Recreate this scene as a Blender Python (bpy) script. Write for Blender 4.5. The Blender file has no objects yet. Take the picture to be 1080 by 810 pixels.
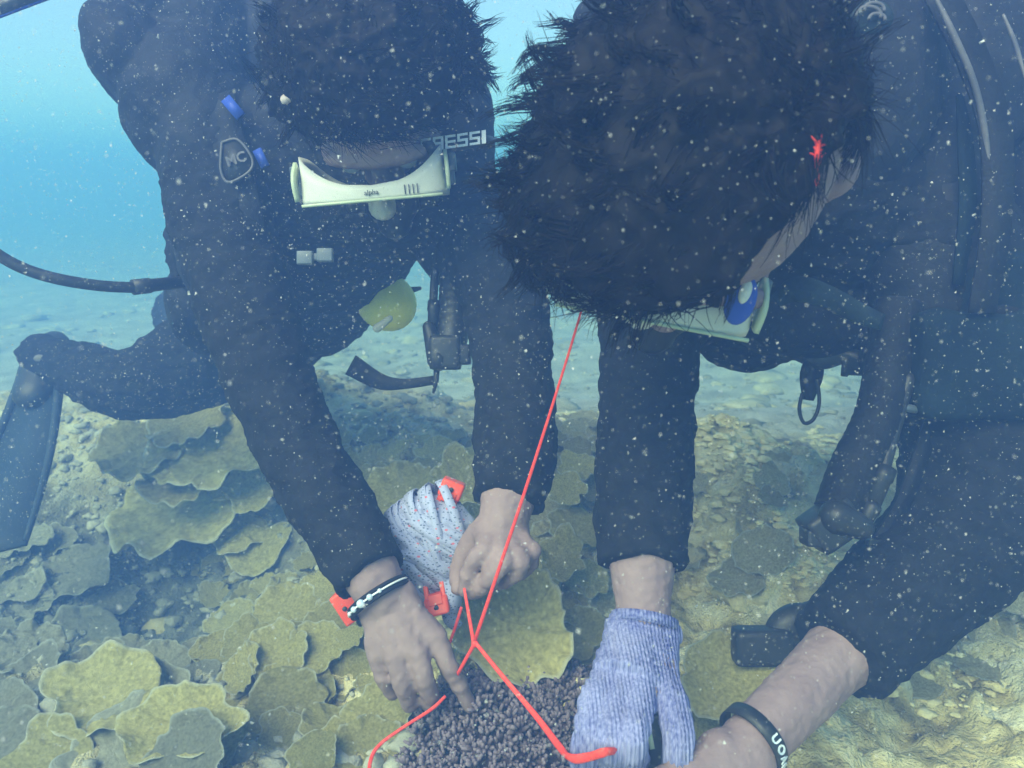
import bpy, bmesh, math, random
import numpy as np
from mathutils import Vector, Matrix, noise, Euler
random.seed(7); np.random.seed(7); noise.seed_set(7)
S = bpy.context.scene
C = S.collection
R = math.radians

# ------------------------------------------------------------------ camera
CAM_Z, PITCH, F = 0.58, R(15), 780.0
cam = bpy.data.cameras.new('camera'); camo = bpy.data.objects.new('camera', cam); C.objects.link(camo)
camo.location = (0, 0, CAM_Z); camo.rotation_euler = (math.pi/2-PITCH, 0, 0)
cam.sensor_width = 36; cam.lens = 36*F/1080; cam.clip_start = 0.02; cam.clip_end = 200
cam.dof.use_dof = True; cam.dof.focus_distance = 0.8; cam.dof.aperture_fstop = 9
S.camera = camo
# ------------------------------------------------------------------ world, sun, exposure
w = bpy.data.worlds.new('World'); S.world = w; w.use_nodes = True
nt = w.node_tree; bg = nt.nodes['Background']
SUN_EL, SUN_AZ = R(46), R(216)          # azimuth clockwise from +Y: sun behind the camera to the left, spread by the rippled surface above
sky = nt.nodes.new('ShaderNodeTexSky'); sky.sky_type = 'NISHITA'; sky.sun_disc = False
sky.sun_elevation = SUN_EL; sky.sun_rotation = SUN_AZ
nt.links.new(sky.outputs[0], bg.inputs['Color']); bg.inputs['Strength'].default_value = 0.145
sun = bpy.data.lights.new('sun', 'SUN'); suno = bpy.data.objects.new('sun', sun); C.objects.link(suno)
sd = Vector((math.sin(SUN_AZ)*math.cos(SUN_EL), math.cos(SUN_AZ)*math.cos(SUN_EL), math.sin(SUN_EL)))
suno.rotation_euler = sd.to_track_quat('Z', 'Y').to_euler(); suno.location = sd*5
sun.energy = 3.6; sun.angle = R(45); sun.color = (1, 0.95, 0.85)
S.view_settings.view_transform = 'Standard'; S.view_settings.look = 'None'
S.view_settings.exposure = 0.93; S.view_settings.gamma = 1; S.view_settings.use_curve_mapping = False
cy = S.cycles
cy.volume_bounces = 3; cy.max_bounces = 8; cy.diffuse_bounces = 3; cy.glossy_bounces = 2
cy.transmission_bounces = 4; cy.transparent_max_bounces = 12
cy.use_denoising = True; cy.caustics_reflective = False; cy.caustics_refractive = False

# ------------------------------------------------------------------ helpers
FW = Vector((0, math.cos(PITCH), -math.sin(PITCH))); UP = Vector((0, math.sin(PITCH), math.cos(PITCH))); RT = Vector((1, 0, 0))
CAMP = Vector((0, 0, CAM_Z))
def P(px, py, d):
    return CAMP + FW*d + RT*((px-540)/F*d) + UP*((405-py)/F*d)
def PP(*pts): return [P(*p) for p in pts]
def catmull(pts, n):
    """smooth polyline through pts (Vectors or tuples of numbers), n steps per span"""
    A = [np.array(p, float) for p in pts]; A = [2*A[0]-A[1]]+A+[2*A[-1]-A[-2]]; out = []
    for i in range(1, len(A)-2):
        p0, p1, p2, p3 = A[i-1:i+3]
        for k in range(n):
            t = k/n
            out.append(.5*((2*p1)+(-p0+p2)*t+(2*p0-5*p1+4*p2-p3)*t*t+(-p0+3*p1-3*p2+p3)*t**3))
    out.append(A[-2]); return out
def frames(pts, hint=None):
    T = []
    for i in range(len(pts)):
        a = pts[max(i-1, 0)]; b = pts[min(i+1, len(pts)-1)]; t = (b-a)
        T.append(t.normalized() if t.length > 1e-9 else Vector((0, 0, 1)))
    n = (hint or Vector((.13, -1, .21)))
    out = []
    for t in T:
        n = n-t*n.dot(t)
        if n.length < 1e-6: n = t.orthogonal()
        n = n.normalized(); out.append((t, n, t.cross(n)))
        if hint: n = hint
    return out
def tube(bm, pts, radii, segs=12, flat=1.0, hint=None, smooth=0, cap='flat'):
    """closed tube; flat scales the radius along the normal (hint); radii may be one number"""
    pts = [Vector(p) for p in pts]
    if not hasattr(radii, '__len__'): radii = [radii]*len(pts)
    if smooth:
        q = catmull([tuple(p)+(r,) for p, r in zip(pts, radii)], smooth)
        pts = [Vector(a[:3]) for a in q]; radii = [max(float(a[3]), 1e-5) for a in q]
    if cap == 'round':
        d0 = (pts[0]-pts[1]).normalized(); d1 = (pts[-1]-pts[-2]).normalized(); r0, r1 = radii[0], radii[-1]
        pre = [(pts[0]+d0*r0*math.sin(a), r0*math.cos(a)) for a in (R(80), R(55), R(28))]
        post = [(pts[-1]+d1*r1*math.sin(a), r1*math.cos(a)) for a in (R(28), R(55), R(80))]
        radii = [p[1] for p in pre]+list(radii)+[p[1] for p in post]
        pts = [p[0] for p in pre]+pts+[p[0] for p in post]
    fr = frames(pts, hint); rings = []
    for p, r, (t, n, b) in zip(pts, radii, fr):
        rings.append([bm.verts.new(p+n*(r*flat*math.cos(a))+b*(r*math.sin(a))) for a in [2*math.pi*k/segs for k in range(segs)]])
    fs = []
    for a, b in zip(rings, rings[1:]):
        for k in range(segs):
            fs.append(bm.faces.new((a[k], a[(k+1) % segs], b[(k+1) % segs], b[k])))
    fs.append(bm.faces.new(rings[0][::-1])); fs.append(bm.faces.new(rings[-1]))
    return fs
def ribbon(bm, pts, width, thick, hint, smooth=0):
    """flat strap: hint is its face normal"""
    pts = [Vector(p) for p in pts]
    if not hasattr(width, '__len__'): width = [width]*len(pts)
    if smooth:
        q = catmull([tuple(p)+(r,) for p, r in zip(pts, width)], smooth)
        pts = [Vector(a[:3]) for a in q]; width = [float(a[3]) for a in q]
    prev = None
    for p, wd, (t, n, b) in zip(pts, width, frames(pts, hint)):
        v = [bm.verts.new(p+b*wd/2*x+n*thick/2*y) for x, y in ((-1, -1), (1, -1), (1, 1), (-1, 1))]
        if prev:
            for k in range(4): bm.faces.new((prev[k], prev[(k+1) % 4], v[(k+1) % 4], v[k]))
        else: bm.faces.new(v[::-1])
        prev = v
    bm.faces.new(prev)
def basis(x, y, z, o):
    m = Matrix((x, y, z)).transposed().to_4x4(); m.translation = o; return m
CB = (RT, FW, UP)
def ell(bm, c, r, axes=CB, u=20, v=12):
    m = basis(*axes, c) @ Matrix.Diagonal((r[0], r[1], r[2], 1))
    bmesh.ops.create_uvsphere(bm, u_segments=u, v_segments=v, radius=1, matrix=m)
def box(bm, c, r, axes=CB, bev=0):
    m = basis(*axes, c) @ Matrix.Diagonal((r[0]*2, r[1]*2, r[2]*2, 1))
    g = bmesh.ops.create_cube(bm, size=1, matrix=m)
    if bev:
        es = list({e for v in g['verts'] for e in v.link_edges})
        bmesh.ops.bevel(bm, geom=es, offset=bev, segments=2, affect='EDGES', profile=.7)
def finish(bm, name, mat, parent=None, smooth=True):
    me = bpy.data.meshes.new(name); bmesh.ops.recalc_face_normals(bm, faces=bm.faces[:]); bm.to_mesh(me); bm.free()
    return link(me, name, mat, parent, smooth)
def link(me, name, mat, parent=None, smooth=True):
    for m in (mat if isinstance(mat, (list, tuple)) else [mat]): me.materials.append(m)
    if smooth: me.polygons.foreach_set('use_smooth', [True]*len(me.polygons))
    o = bpy.data.objects.new(name, me); C.objects.link(o)
    if parent:
        o.parent = parent; o.matrix_parent_inverse = parent.matrix_basis.inverted()
    return o
def voxel(bm, vs, it=4, fac=.5):
    """fuse overlapping closed pieces into one continuous skin"""
    me = bpy.data.meshes.new('tmp'); bm.to_mesh(me); bm.free()
    o = bpy.data.objects.new('tmp', me); C.objects.link(o)
    m = o.modifiers.new('r', 'REMESH'); m.mode = 'VOXEL'; m.voxel_size = vs; m.adaptivity = 0
    if it:
        s = o.modifiers.new('s', 'SMOOTH'); s.factor = fac; s.iterations = it
    dg = bpy.context.evaluated_depsgraph_get(); dg.update()
    r = bpy.data.meshes.new_from_object(o.evaluated_get(dg))
    r.materials.clear()
    bpy.data.objects.remove(o); bpy.data.meshes.remove(me); return r
def displace(me, fn):
    n = len(me.vertices); co = np.empty(n*3); no = np.empty(n*3)
    me.vertices.foreach_get('co', co); me.vertices.foreach_get('normal', no)
    co = co.reshape(-1, 3); no = no.reshape(-1, 3)
    d = np.array([fn(Vector(p)) for p in co]); co = co+no*d[:, None]
    me.vertices.foreach_set('co', co.ravel()); me.update()
def empty(name, loc):
    o = bpy.data.objects.new(name, None); C.objects.link(o); o.location = loc; o.empty_display_size = .05; return o
def tag(o, label=None, cat=None, group=None, kind=None):
    if label: o['label'] = label
    if cat: o['category'] = cat
    if group: o['group'] = group
    if kind: o['kind'] = kind
    return o

# ------------------------------------------------------------------ materials
def mat(name, col, rough=.6, spec=.3, noise_scale=None, col2=None, bump=0, bscale=None, detail=4, metal=0, alpha=None, trans=0):
    m = bpy.data.materials.new(name); m.use_nodes = True; t = m.node_tree; b = t.nodes['Principled BSDF']
    b.inputs['Roughness'].default_value = rough; b.inputs['Specular IOR Level'].default_value = spec
    b.inputs['Metallic'].default_value = metal; b.inputs['Base Color'].default_value = (*col, 1)
    if trans: b.inputs['Transmission Weight'].default_value = trans
    if alpha is not None: b.inputs['Alpha'].default_value = alpha
    tc = t.nodes.new('ShaderNodeTexCoord')
    if noise_scale:
        n = t.nodes.new('ShaderNodeTexNoise'); n.inputs['Scale'].default_value = noise_scale; n.inputs['Detail'].default_value = detail
        t.links.new(tc.outputs['Object'], n.inputs['Vector'])
        r = t.nodes.new('ShaderNodeValToRGB'); r.color_ramp.elements[0].position = .35; r.color_ramp.elements[1].position = .65
        r.color_ramp.elements[0].color = (*col, 1); r.color_ramp.elements[1].color = (*(col2 or col), 1)
        t.links.new(n.outputs['Fac'], r.inputs['Fac']); t.links.new(r.outputs['Color'], b.inputs['Base Color'])
        m['ramp'] = 1
    if bump:
        n = t.nodes.new('ShaderNodeTexNoise'); n.inputs['Scale'].default_value = bscale or 200; n.inputs['Detail'].default_value = 5
        t.links.new(tc.outputs['Object'], n.inputs['Vector'])
        bp = t.nodes.new('ShaderNodeBump'); bp.inputs['Strength'].default_value = 1; bp.inputs['Distance'].default_value = bump
        t.links.new(n.outputs['Fac'], bp.inputs['Height']); t.links.new(bp.outputs['Normal'], b.inputs['Normal'])
    return m
M = {}
M['neoprene'] = mat('neoprene', (.009, .010, .013), .85, .15, 60, (.017, .018, .023), .0006, 350)
M['nylon'] = mat('nylon', (.010, .011, .016), .7, .2, 25, (.020, .021, .028), .0008, 260)
M['grey_nylon'] = mat('grey_nylon', (.014, .020, .026), .75, .15, 30, (.035, .05, .055), .0008, 200)
M['teal_nylon'] = mat('teal_nylon', (.007, .012, .018), .85, .1, 10, (.012, .022, .03), .0008, 200)
M['rubber'] = mat('rubber', (.016, .017, .02), .45, .4, 40, (.026, .027, .03), .0003, 120)
M['pale_trim'] = mat('pale_trim', (.085, .085, .10), .6, .3, 40, (.15, .14, .145))
M['pale_pull'] = mat('pale_pull', (.55, .45, .40), .6, .3, 40, (.65, .55, .50))
M['hair'] = mat('hair', (.004, .0035, .004), .65, .12, 20, (.008, .006, .006))
M['skin'] = mat('skin', (.27, .18, .18), .65, .25, 30, (.34, .23, .225), .0007, 160)
M['skin_dark'] = mat('skin_dark', (.24, .16, .165), .65, .25, 30, (.30, .205, .205), .0007, 160)
M['silicone'] = mat('silicone', (.60, .60, .52), .45, .35, 12, (.68, .68, .60))
M['silicone_green'] = mat('silicone_green', (.42, .50, .34), .4, .4, 12, (.52, .58, .40))
M['glass'] = mat('glass', (.9, .97, 1), .02, .5, trans=.95, alpha=.6)
M['red'] = mat('red', (.88, .05, .035), .6, .3, 300, (.95, .09, .05))
M['orange'] = mat('orange', (.85, .085, .03), .45, .4, 15, (.95, .12, .045))
M['yellow'] = mat('yellow', (.92, .85, .10), .4, .4, 12, (.95, .90, .16))
M['blue'] = mat('blue', (.02, .05, .36), .5, .3, 12, (.03, .08, .42))
M['fin_blue'] = mat('fin_blue', (.02, .035, .06), .6, .2, 12, (.03, .045, .07))
M['white_print'] = mat('white_print', (.9, .9, .92), .6, .3)
M['dark_print'] = mat('dark_print', (.05, .06, .06), .6, .3)
M['grey_plastic'] = mat('grey_plastic', (.06, .08, .10), .4, .4, 20, (.14, .17, .20))
M['steel'] = mat('steel', (.5, .5, .5), .3, .5, metal=1)
M['bead'] = mat('bead', (.45, .55, .72), .25, .6, 90, (.75, .8, .85))
M['tank'] = mat('tank', (.35, .38, .4), .35, .5, 10, (.45, .47, .5))
M['eye'] = mat('eye', (.7, .7, .68), .2, .5)

def glove_mat():
    m = mat('glove_knit', (.18, .18, .42), .9, .1); t = m.node_tree; b = t.nodes['Principled BSDF']
    tc = t.nodes.new('ShaderNodeTexCoord')
    n = t.nodes.new('ShaderNodeTexNoise'); n.inputs['Scale'].default_value = 16; n.inputs['Detail'].default_value = 3
    w_ = t.nodes.new('ShaderNodeTexWave'); w_.bands_direction = 'X'; w_.inputs['Scale'].default_value = 95; w_.inputs['Distortion'].default_value = 1.2
    n2 = t.nodes.new('ShaderNodeTexNoise'); n2.inputs['Scale'].default_value = 1; n2.inputs['Detail'].default_value = 4
    mp = t.nodes.new('ShaderNodeMapping'); mp.inputs['Scale'].default_value = (420, 420, 45)
    t.links.new(tc.outputs['Object'], mp.inputs['Vector']); t.links.new(mp.outputs[0], n2.inputs['Vector'])
    for x in (n, w_): t.links.new(tc.outputs['Object'], x.inputs['Vector'])
    r = t.nodes.new('ShaderNodeValToRGB'); r.color_ramp.elements[0].position = .38; r.color_ramp.elements[1].position = .62
    r.color_ramp.elements[0].color = (.09, .10, .29, 1); r.color_ramp.elements[1].color = (.37, .37, .62, 1)
    a = t.nodes.new('ShaderNodeMath'); a.operation = 'MULTIPLY_ADD'; a.inputs[1].default_value = .5; t.links.new(n2.outputs['Fac'], a.inputs[0])
    a2 = t.nodes.new('ShaderNodeMath'); a2.operation = 'MULTIPLY'; a2.inputs[1].default_value = .5; t.links.new(n.outputs['Fac'], a2.inputs[0])
    t.links.new(a2.outputs[0], a.inputs[2]); t.links.new(a.outputs[0], r.inputs['Fac']); t.links.new(r.outputs[0], b.inputs['Base Color'])
    bp = t.nodes.new('ShaderNodeBump'); bp.inputs['Distance'].default_value = .0007
    t.links.new(w_.outputs['Fac'], bp.inputs['Height']); t.links.new(bp.outputs[0], b.inputs['Normal'])
    return m
M['glove'] = glove_mat()

def tape_mat():
    m = mat('printed_tape', (.6, .62, .72), .6, .3); t = m.node_tree; b = t.nodes['Principled BSDF']
    tc = t.nodes.new('ShaderNodeTexCoord')
    def spots(scale, thr, seed):
        mp = t.nodes.new('ShaderNodeMapping'); mp.inputs['Scale'].default_value = (scale, scale, scale*1.7); mp.inputs['Location'].default_value = (seed,)*3
        v = t.nodes.new('ShaderNodeTexVoronoi'); v.inputs['Scale'].default_value = 1; v.inputs['Randomness'].default_value = .75
        t.links.new(tc.outputs['Object'], mp.inputs[0]); t.links.new(mp.outputs[0], v.inputs['Vector'])
        g = t.nodes.new('ShaderNodeMath'); g.operation = 'LESS_THAN'; g.inputs[1].default_value = thr; t.links.new(v.outputs['Distance'], g.inputs[0])
        return g.outputs[0]
    mx = t.nodes.new('ShaderNodeMixRGB'); mx.inputs[1].default_value = (.40, .42, .62, 1); mx.inputs[2].default_value = (.13, .15, .26, 1)
    t.links.new(spots(210, .27, 1.3), mx.inputs[0])
    mx2 = t.nodes.new('ShaderNodeMixRGB'); mx2.inputs[2].default_value = (.62, .16, .22, 1); t.links.new(mx.outputs[0], mx2.inputs[1])
    t.links.new(spots(85, .16, 4.1), mx2.inputs[0]); t.links.new(mx2.outputs[0], b.inputs['Base Color'])
    return m
M['tape'] = tape_mat()

def coral_mat(name, deep, mid, rim, bscale=90, use_rim=True, fine=420):
    m = mat(name, mid, .85, .15); t = m.node_tree; b = t.nodes['Principled BSDF']
    tc = t.nodes.new('ShaderNodeTexCoord'); oi = t.nodes.new('ShaderNodeObjectInfo')
    n = t.nodes.new('ShaderNodeTexNoise'); n.inputs['Scale'].default_value = 14; n.inputs['Detail'].default_value = 6
    n.noise_dimensions = '4D'; t.links.new(oi.outputs['Random'], n.inputs['W'])
    ad = t.nodes.new('ShaderNodeMath'); ad.operation = 'MULTIPLY'; ad.inputs[1].default_value = 10; t.links.new(oi.outputs['Random'], ad.inputs[0]); t.links.new(ad.outputs[0], n.inputs['W'])
    t.links.new(tc.outputs['Object'], n.inputs['Vector'])
    r = t.nodes.new('ShaderNodeValToRGB'); r.color_ramp.elements[0].position = .32; r.color_ramp.elements[1].position = .66
    r.color_ramp.elements[0].color = (*deep, 1); r.color_ramp.elements[1].color = (*mid, 1)
    t.links.new(n.outputs['Fac'], r.inputs['Fac'])
    # object to object variation
    hs = t.nodes.new('ShaderNodeHueSaturation'); t.links.new(r.outputs[0], hs.inputs['Color'])
    mr = t.nodes.new('ShaderNodeMapRange'); mr.inputs[3].default_value = .75; mr.inputs[4].default_value = 1.2
    t.links.new(oi.outputs['Random'], mr.inputs[0]); t.links.new(mr.outputs[0], hs.inputs['Value'])
    out = hs.outputs[0]
    if use_rim:
        at = t.nodes.new('ShaderNodeAttribute'); at.attribute_name = 'rim'
        mx = t.nodes.new('ShaderNodeMixRGB'); mx.inputs[2].default_value = (*rim, 1)
        t.links.new(at.outputs['Fac'], mx.inputs[0]); t.links.new(out, mx.inputs[1]); out = mx.outputs[0]
    # small pits
    v = t.nodes.new('ShaderNodeTexVoronoi'); v.inputs['Scale'].default_value = fine; t.links.new(tc.outputs['Object'], v.inputs['Vector'])
    sp = t.nodes.new('ShaderNodeMapRange'); sp.inputs[1].default_value = .0; sp.inputs[2].default_value = .5; sp.inputs[3].default_value = .72; sp.inputs[4].default_value = 1.1
    t.links.new(v.outputs['Distance'], sp.inputs[0])
    mu = t.nodes.new('ShaderNodeMixRGB'); mu.blend_type = 'MULTIPLY'; mu.inputs[0].default_value = .8; t.links.new(out, mu.inputs[1]); t.links.new(sp.outputs[0], mu.inputs[2])
    t.links.new(mu.outputs[0], b.inputs['Base Color'])
    n2 = t.nodes.new('ShaderNodeTexNoise'); n2.inputs['Scale'].default_value = bscale; n2.inputs['Detail'].default_value = 6; t.links.new(tc.outputs['Object'], n2.inputs['Vector'])
    bp = t.nodes.new('ShaderNodeBump'); bp.inputs['Distance'].default_value = .006; t.links.new(n2.outputs['Fac'], bp.inputs['Height']); t.links.new(bp.outputs[0], b.inputs['Normal'])
    return m
M['plate'] = coral_mat('plate_coral', (.46, .40, .14), (.80, .71, .30), (.95, .93, .74))
M['encrust'] = coral_mat('encrusting_coral', (.50, .41, .20), (.82, .72, .42), (.62, .58, .38), use_rim=False, bscale=60)
M['pale_rock'] = coral_mat('pale_rock', (.24, .235, .19), (.42, .40, .32), (.5, .5, .4), use_rim=False, bscale=70)
M['far_rock'] = coral_mat('far_rock', (.24, .22, .15), (.44, .41, .30), (.5, .5, .4), use_rim=False, bscale=40)
M['pale_plate'] = coral_mat('pale_plate', (.50, .42, .20), (.82, .74, .44), (.95, .93, .78))
M['haze_tint_plate'] = coral_mat('haze_tint_plate', (.34, .33, .24), (.54, .52, .38), (.78, .79, .66))  # greyed plate colours stand in for haze over the lower left
M['purple'] = coral_mat('purple_coral', (.035, .022, .028), (.08, .052, .06), (.26, .20, .24), use_rim=True, fine=900)

def seabed_mat():
    m = mat('seabed', (.3, .28, .2), .95, .1); t = m.node_tree; b = t.nodes['Principled BSDF']
    tc = t.nodes.new('ShaderNodeTexCoord')
    def nz(s, d=8, dist=0):
        n = t.nodes.new('ShaderNodeTexNoise'); n.inputs['Scale'].default_value = s; n.inputs['Detail'].default_value = d; n.inputs['Distortion'].default_value = dist
        t.links.new(tc.outputs['Object'], n.inputs['Vector']); return n.outputs['Fac']
    def ramp(f, c):
        r = t.nodes.new('ShaderNodeValToRGB'); e = r.color_ramp.elements
        e[0].position, e[0].color = c[0][0], (*c[0][1], 1); e[1].position, e[1].color = c[-1][0], (*c[-1][1], 1)
        for p, k in c[1:-1]:
            x = e.new(p); x.color = (*k, 1)
        t.links.new(f, r.inputs['Fac']); return r.outputs[0]
    reef = ramp(nz(16, 9, .6), [(.33, (.22, .18, .085)), (.42, (.55, .45, .21)), (.52, (.76, .65, .34)), (.64, (.86, .79, .54))])
    sand = ramp(nz(9, 9), [(.3, (.34, .32, .26)), (.5, (.48, .46, .40)), (.7, (.62, .60, .54))])
    rub = ramp(nz(22, 9, .4), [(.3, (.07, .075, .065)), (.45, (.14, .14, .12)), (.6, (.24, .24, .19)), (.75, (.42, .41, .35))])  # rubble tones, darkened to stand in for depth and shadow in the left hollow
    a = t.nodes.new('ShaderNodeAttribute'); a.attribute_name = 'zone'
    sx = t.nodes.new('ShaderNodeSeparateColor'); t.links.new(a.outputs['Color'], sx.inputs[0])
    m1 = t.nodes.new('ShaderNodeMixRGB'); t.links.new(sx.outputs[0], m1.inputs[0]); t.links.new(reef, m1.inputs[1]); t.links.new(sand, m1.inputs[2])
    m2 = t.nodes.new('ShaderNodeMixRGB'); t.links.new(sx.outputs[1], m2.inputs[0]); t.links.new(m1.outputs[0], m2.inputs[1]); t.links.new(rub, m2.inputs[2])
    t.links.new(m2.outputs[0], b.inputs['Base Color'])
    bp = t.nodes.new('ShaderNodeBump'); bp.inputs['Distance'].default_value = .009; t.links.new(nz(70, 9, .9), bp.inputs['Height'])
    bp2 = t.nodes.new('ShaderNodeBump'); bp2.inputs['Distance'].default_value = .004; t.links.new(nz(320, 4), bp2.inputs['Height'])
    t.links.new(bp.outputs[0], bp2.inputs['Normal']); t.links.new(bp2.outputs[0], b.inputs['Normal'])
    return m
M['seabed'] = seabed_mat()

# ------------------------------------------------------------------ seabed
def sstep(a, b, x):
    if a > b: return 1-sstep(b, a, x)
    t = min(1, max(0, (x-a)/(b-a))); return t*t*(3-2*t)
def gauss(x, y, cx, cy_, sx, sy): return math.exp(-((x-cx)/sx)**2-((y-cy_)/sy)**2)
def reefness(x, y):
    """0 = sand, 1 = coral rock"""
    e = noise.noise(Vector((x*1.3, y*1.3, 3)))*.35
    far = 1-sstep(1.50, 2.15, y+.6*e+.12*max(-.3, min(1.2, x))-.5*sstep(-.15, -.6, x))
    return far
def H0(x, y):
    rf = reefness(x, y)
    h = .07*gauss(x, y, .15, 1.32, .6, .30)+.10*gauss(x, y, -.8, 1.95, .55, .38)
    h -= .27*gauss(x, y, -.66, 1.22, .40, .30)
    h += .06*gauss(x, y, .42, 1.28, .22, .3)-.05*gauss(x, y, .28, 1.25, .06, .25)
    h -= .16*sstep(1.8, 2.6, y)
    h += .035*noise.noise(Vector((x*2.2, y*2.2, 0)))
    return h, rf
def H(x, y, fine=True):
    h, rf = H0(x, y)
    if y > 4 or abs(x) > 4: return h+.05*noise.noise(Vector((x, y, 5)))
    v = Vector((x, y, 0))
    n1 = noise.noise(v*6.5+Vector((0, 0, 9)))
    n2 = 1-abs(noise.noise(v*13+Vector((3, 0, 1)))) *2
    a = rf
    h += a*(.035*n1+.016*n2)+(1-a)*.010*n1
    if fine:
        n3 = noise.noise(v*33); n4 = noise.noise(v*70); n5 = noise.noise(v*150)
        h += (.25+.75*a)*(.011*n3+.0055*n4+.0022*n5)
        # terraces give the ground small overhung steps like crusting coral
        h += a*.0045*math.sin(h*80+7*n1+5*n3)
    return h
def ground_hit(px, py, lift=0):
    d0 = P(px, py, 1)-CAMP; t = .3
    while t < 9:
        p = CAMP+d0*t
        if p.z < H(p.x, p.y, False)+lift: return p, t
        t += .01
    return CAMP+d0*9, 9
def make_seabed():
    ys = []; y = .25
    while y < 5: ys.append(y); y += .006+.0052*max(0, y-.7)
    while y < 60: ys.append(y); y *= 1.13
    ys = [-40, -15, -6, -2, -.6, -.1, .1]+ys
    us = list(np.linspace(-1, 1, 430))
    xs_base = [math.copysign((abs(u)**1.25)*1.75, u) for u in us]
    xs = [-55, -25, -10, -5, -3.2, -2.3]+xs_base+[2.3, 3.2, 5, 10, 25, 55]
    nx, ny = len(xs), len(ys); co = []; zone = []
    for y in ys:
        sc = 1 if y < 1.0 else 1
        for x in xs:
            jx = 0
            if .3 < y < 4 and abs(x) < 2.2:
                v = Vector((x, y, 7))
                jx = .006*noise.noise(v*22); 
            z = H(x, y); co.append((x+jx, y, z))
            rf = reefness(x, y)
            e = noise.noise(Vector((x*3, y*3, 8)))
            rub = max(0, min(1, gauss(x, y, -.75, 1.15, .5, .5)*1.3+.5*e))  # where the shade-darkened rubble tones go
            rub = max(rub, .55*gauss(x, y, .95, 1.0, .4, .25))
            zone.append((1-rf, rub*rf, 0, 1))
    faces = [(j*nx+i, j*nx+i+1, (j+1)*nx+i+1, (j+1)*nx+i) for j in range(ny-1) for i in range(nx-1)]
    me = bpy.data.meshes.new('seabed'); me.from_pydata(co, [], faces)
    ca = me.color_attributes.new('zone', 'FLOAT_COLOR', 'POINT'); ca.data.foreach_set('color', np.array(zone, 'f').ravel())
    o = link(me, 'seabed', M['seabed']); o['kind'] = 'structure'; return o
make_seabed()

# ------------------------------------------------------------------ haze (the water's own scattering)
def make_haze():
    bm = bmesh.new(); bmesh.ops.create_cube(bm, size=1, matrix=Matrix.Translation((0, 10, -.35)) @ Matrix.Diagonal((90, 90, 3.3, 1)))
    m = bpy.data.materials.new('water_haze'); m.use_nodes = True; t = m.node_tree
    t.nodes.remove(t.nodes['Principled BSDF']); v = t.nodes.new('ShaderNodeVolumePrincipled')
    v.inputs['Color'].default_value = (.142, .284, .70, 1); v.inputs['Density'].default_value = .40
    v.inputs['Absorption Color'].default_value = (.13, .43, .08, 1); v.inputs['Anisotropy'].default_value = .1
    t.links.new(v.outputs[0], t.nodes['Material Output'].inputs['Volume'])
    o = finish(bm, 'haze', m, smooth=False); o['kind'] = 'stuff'
make_haze()

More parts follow.
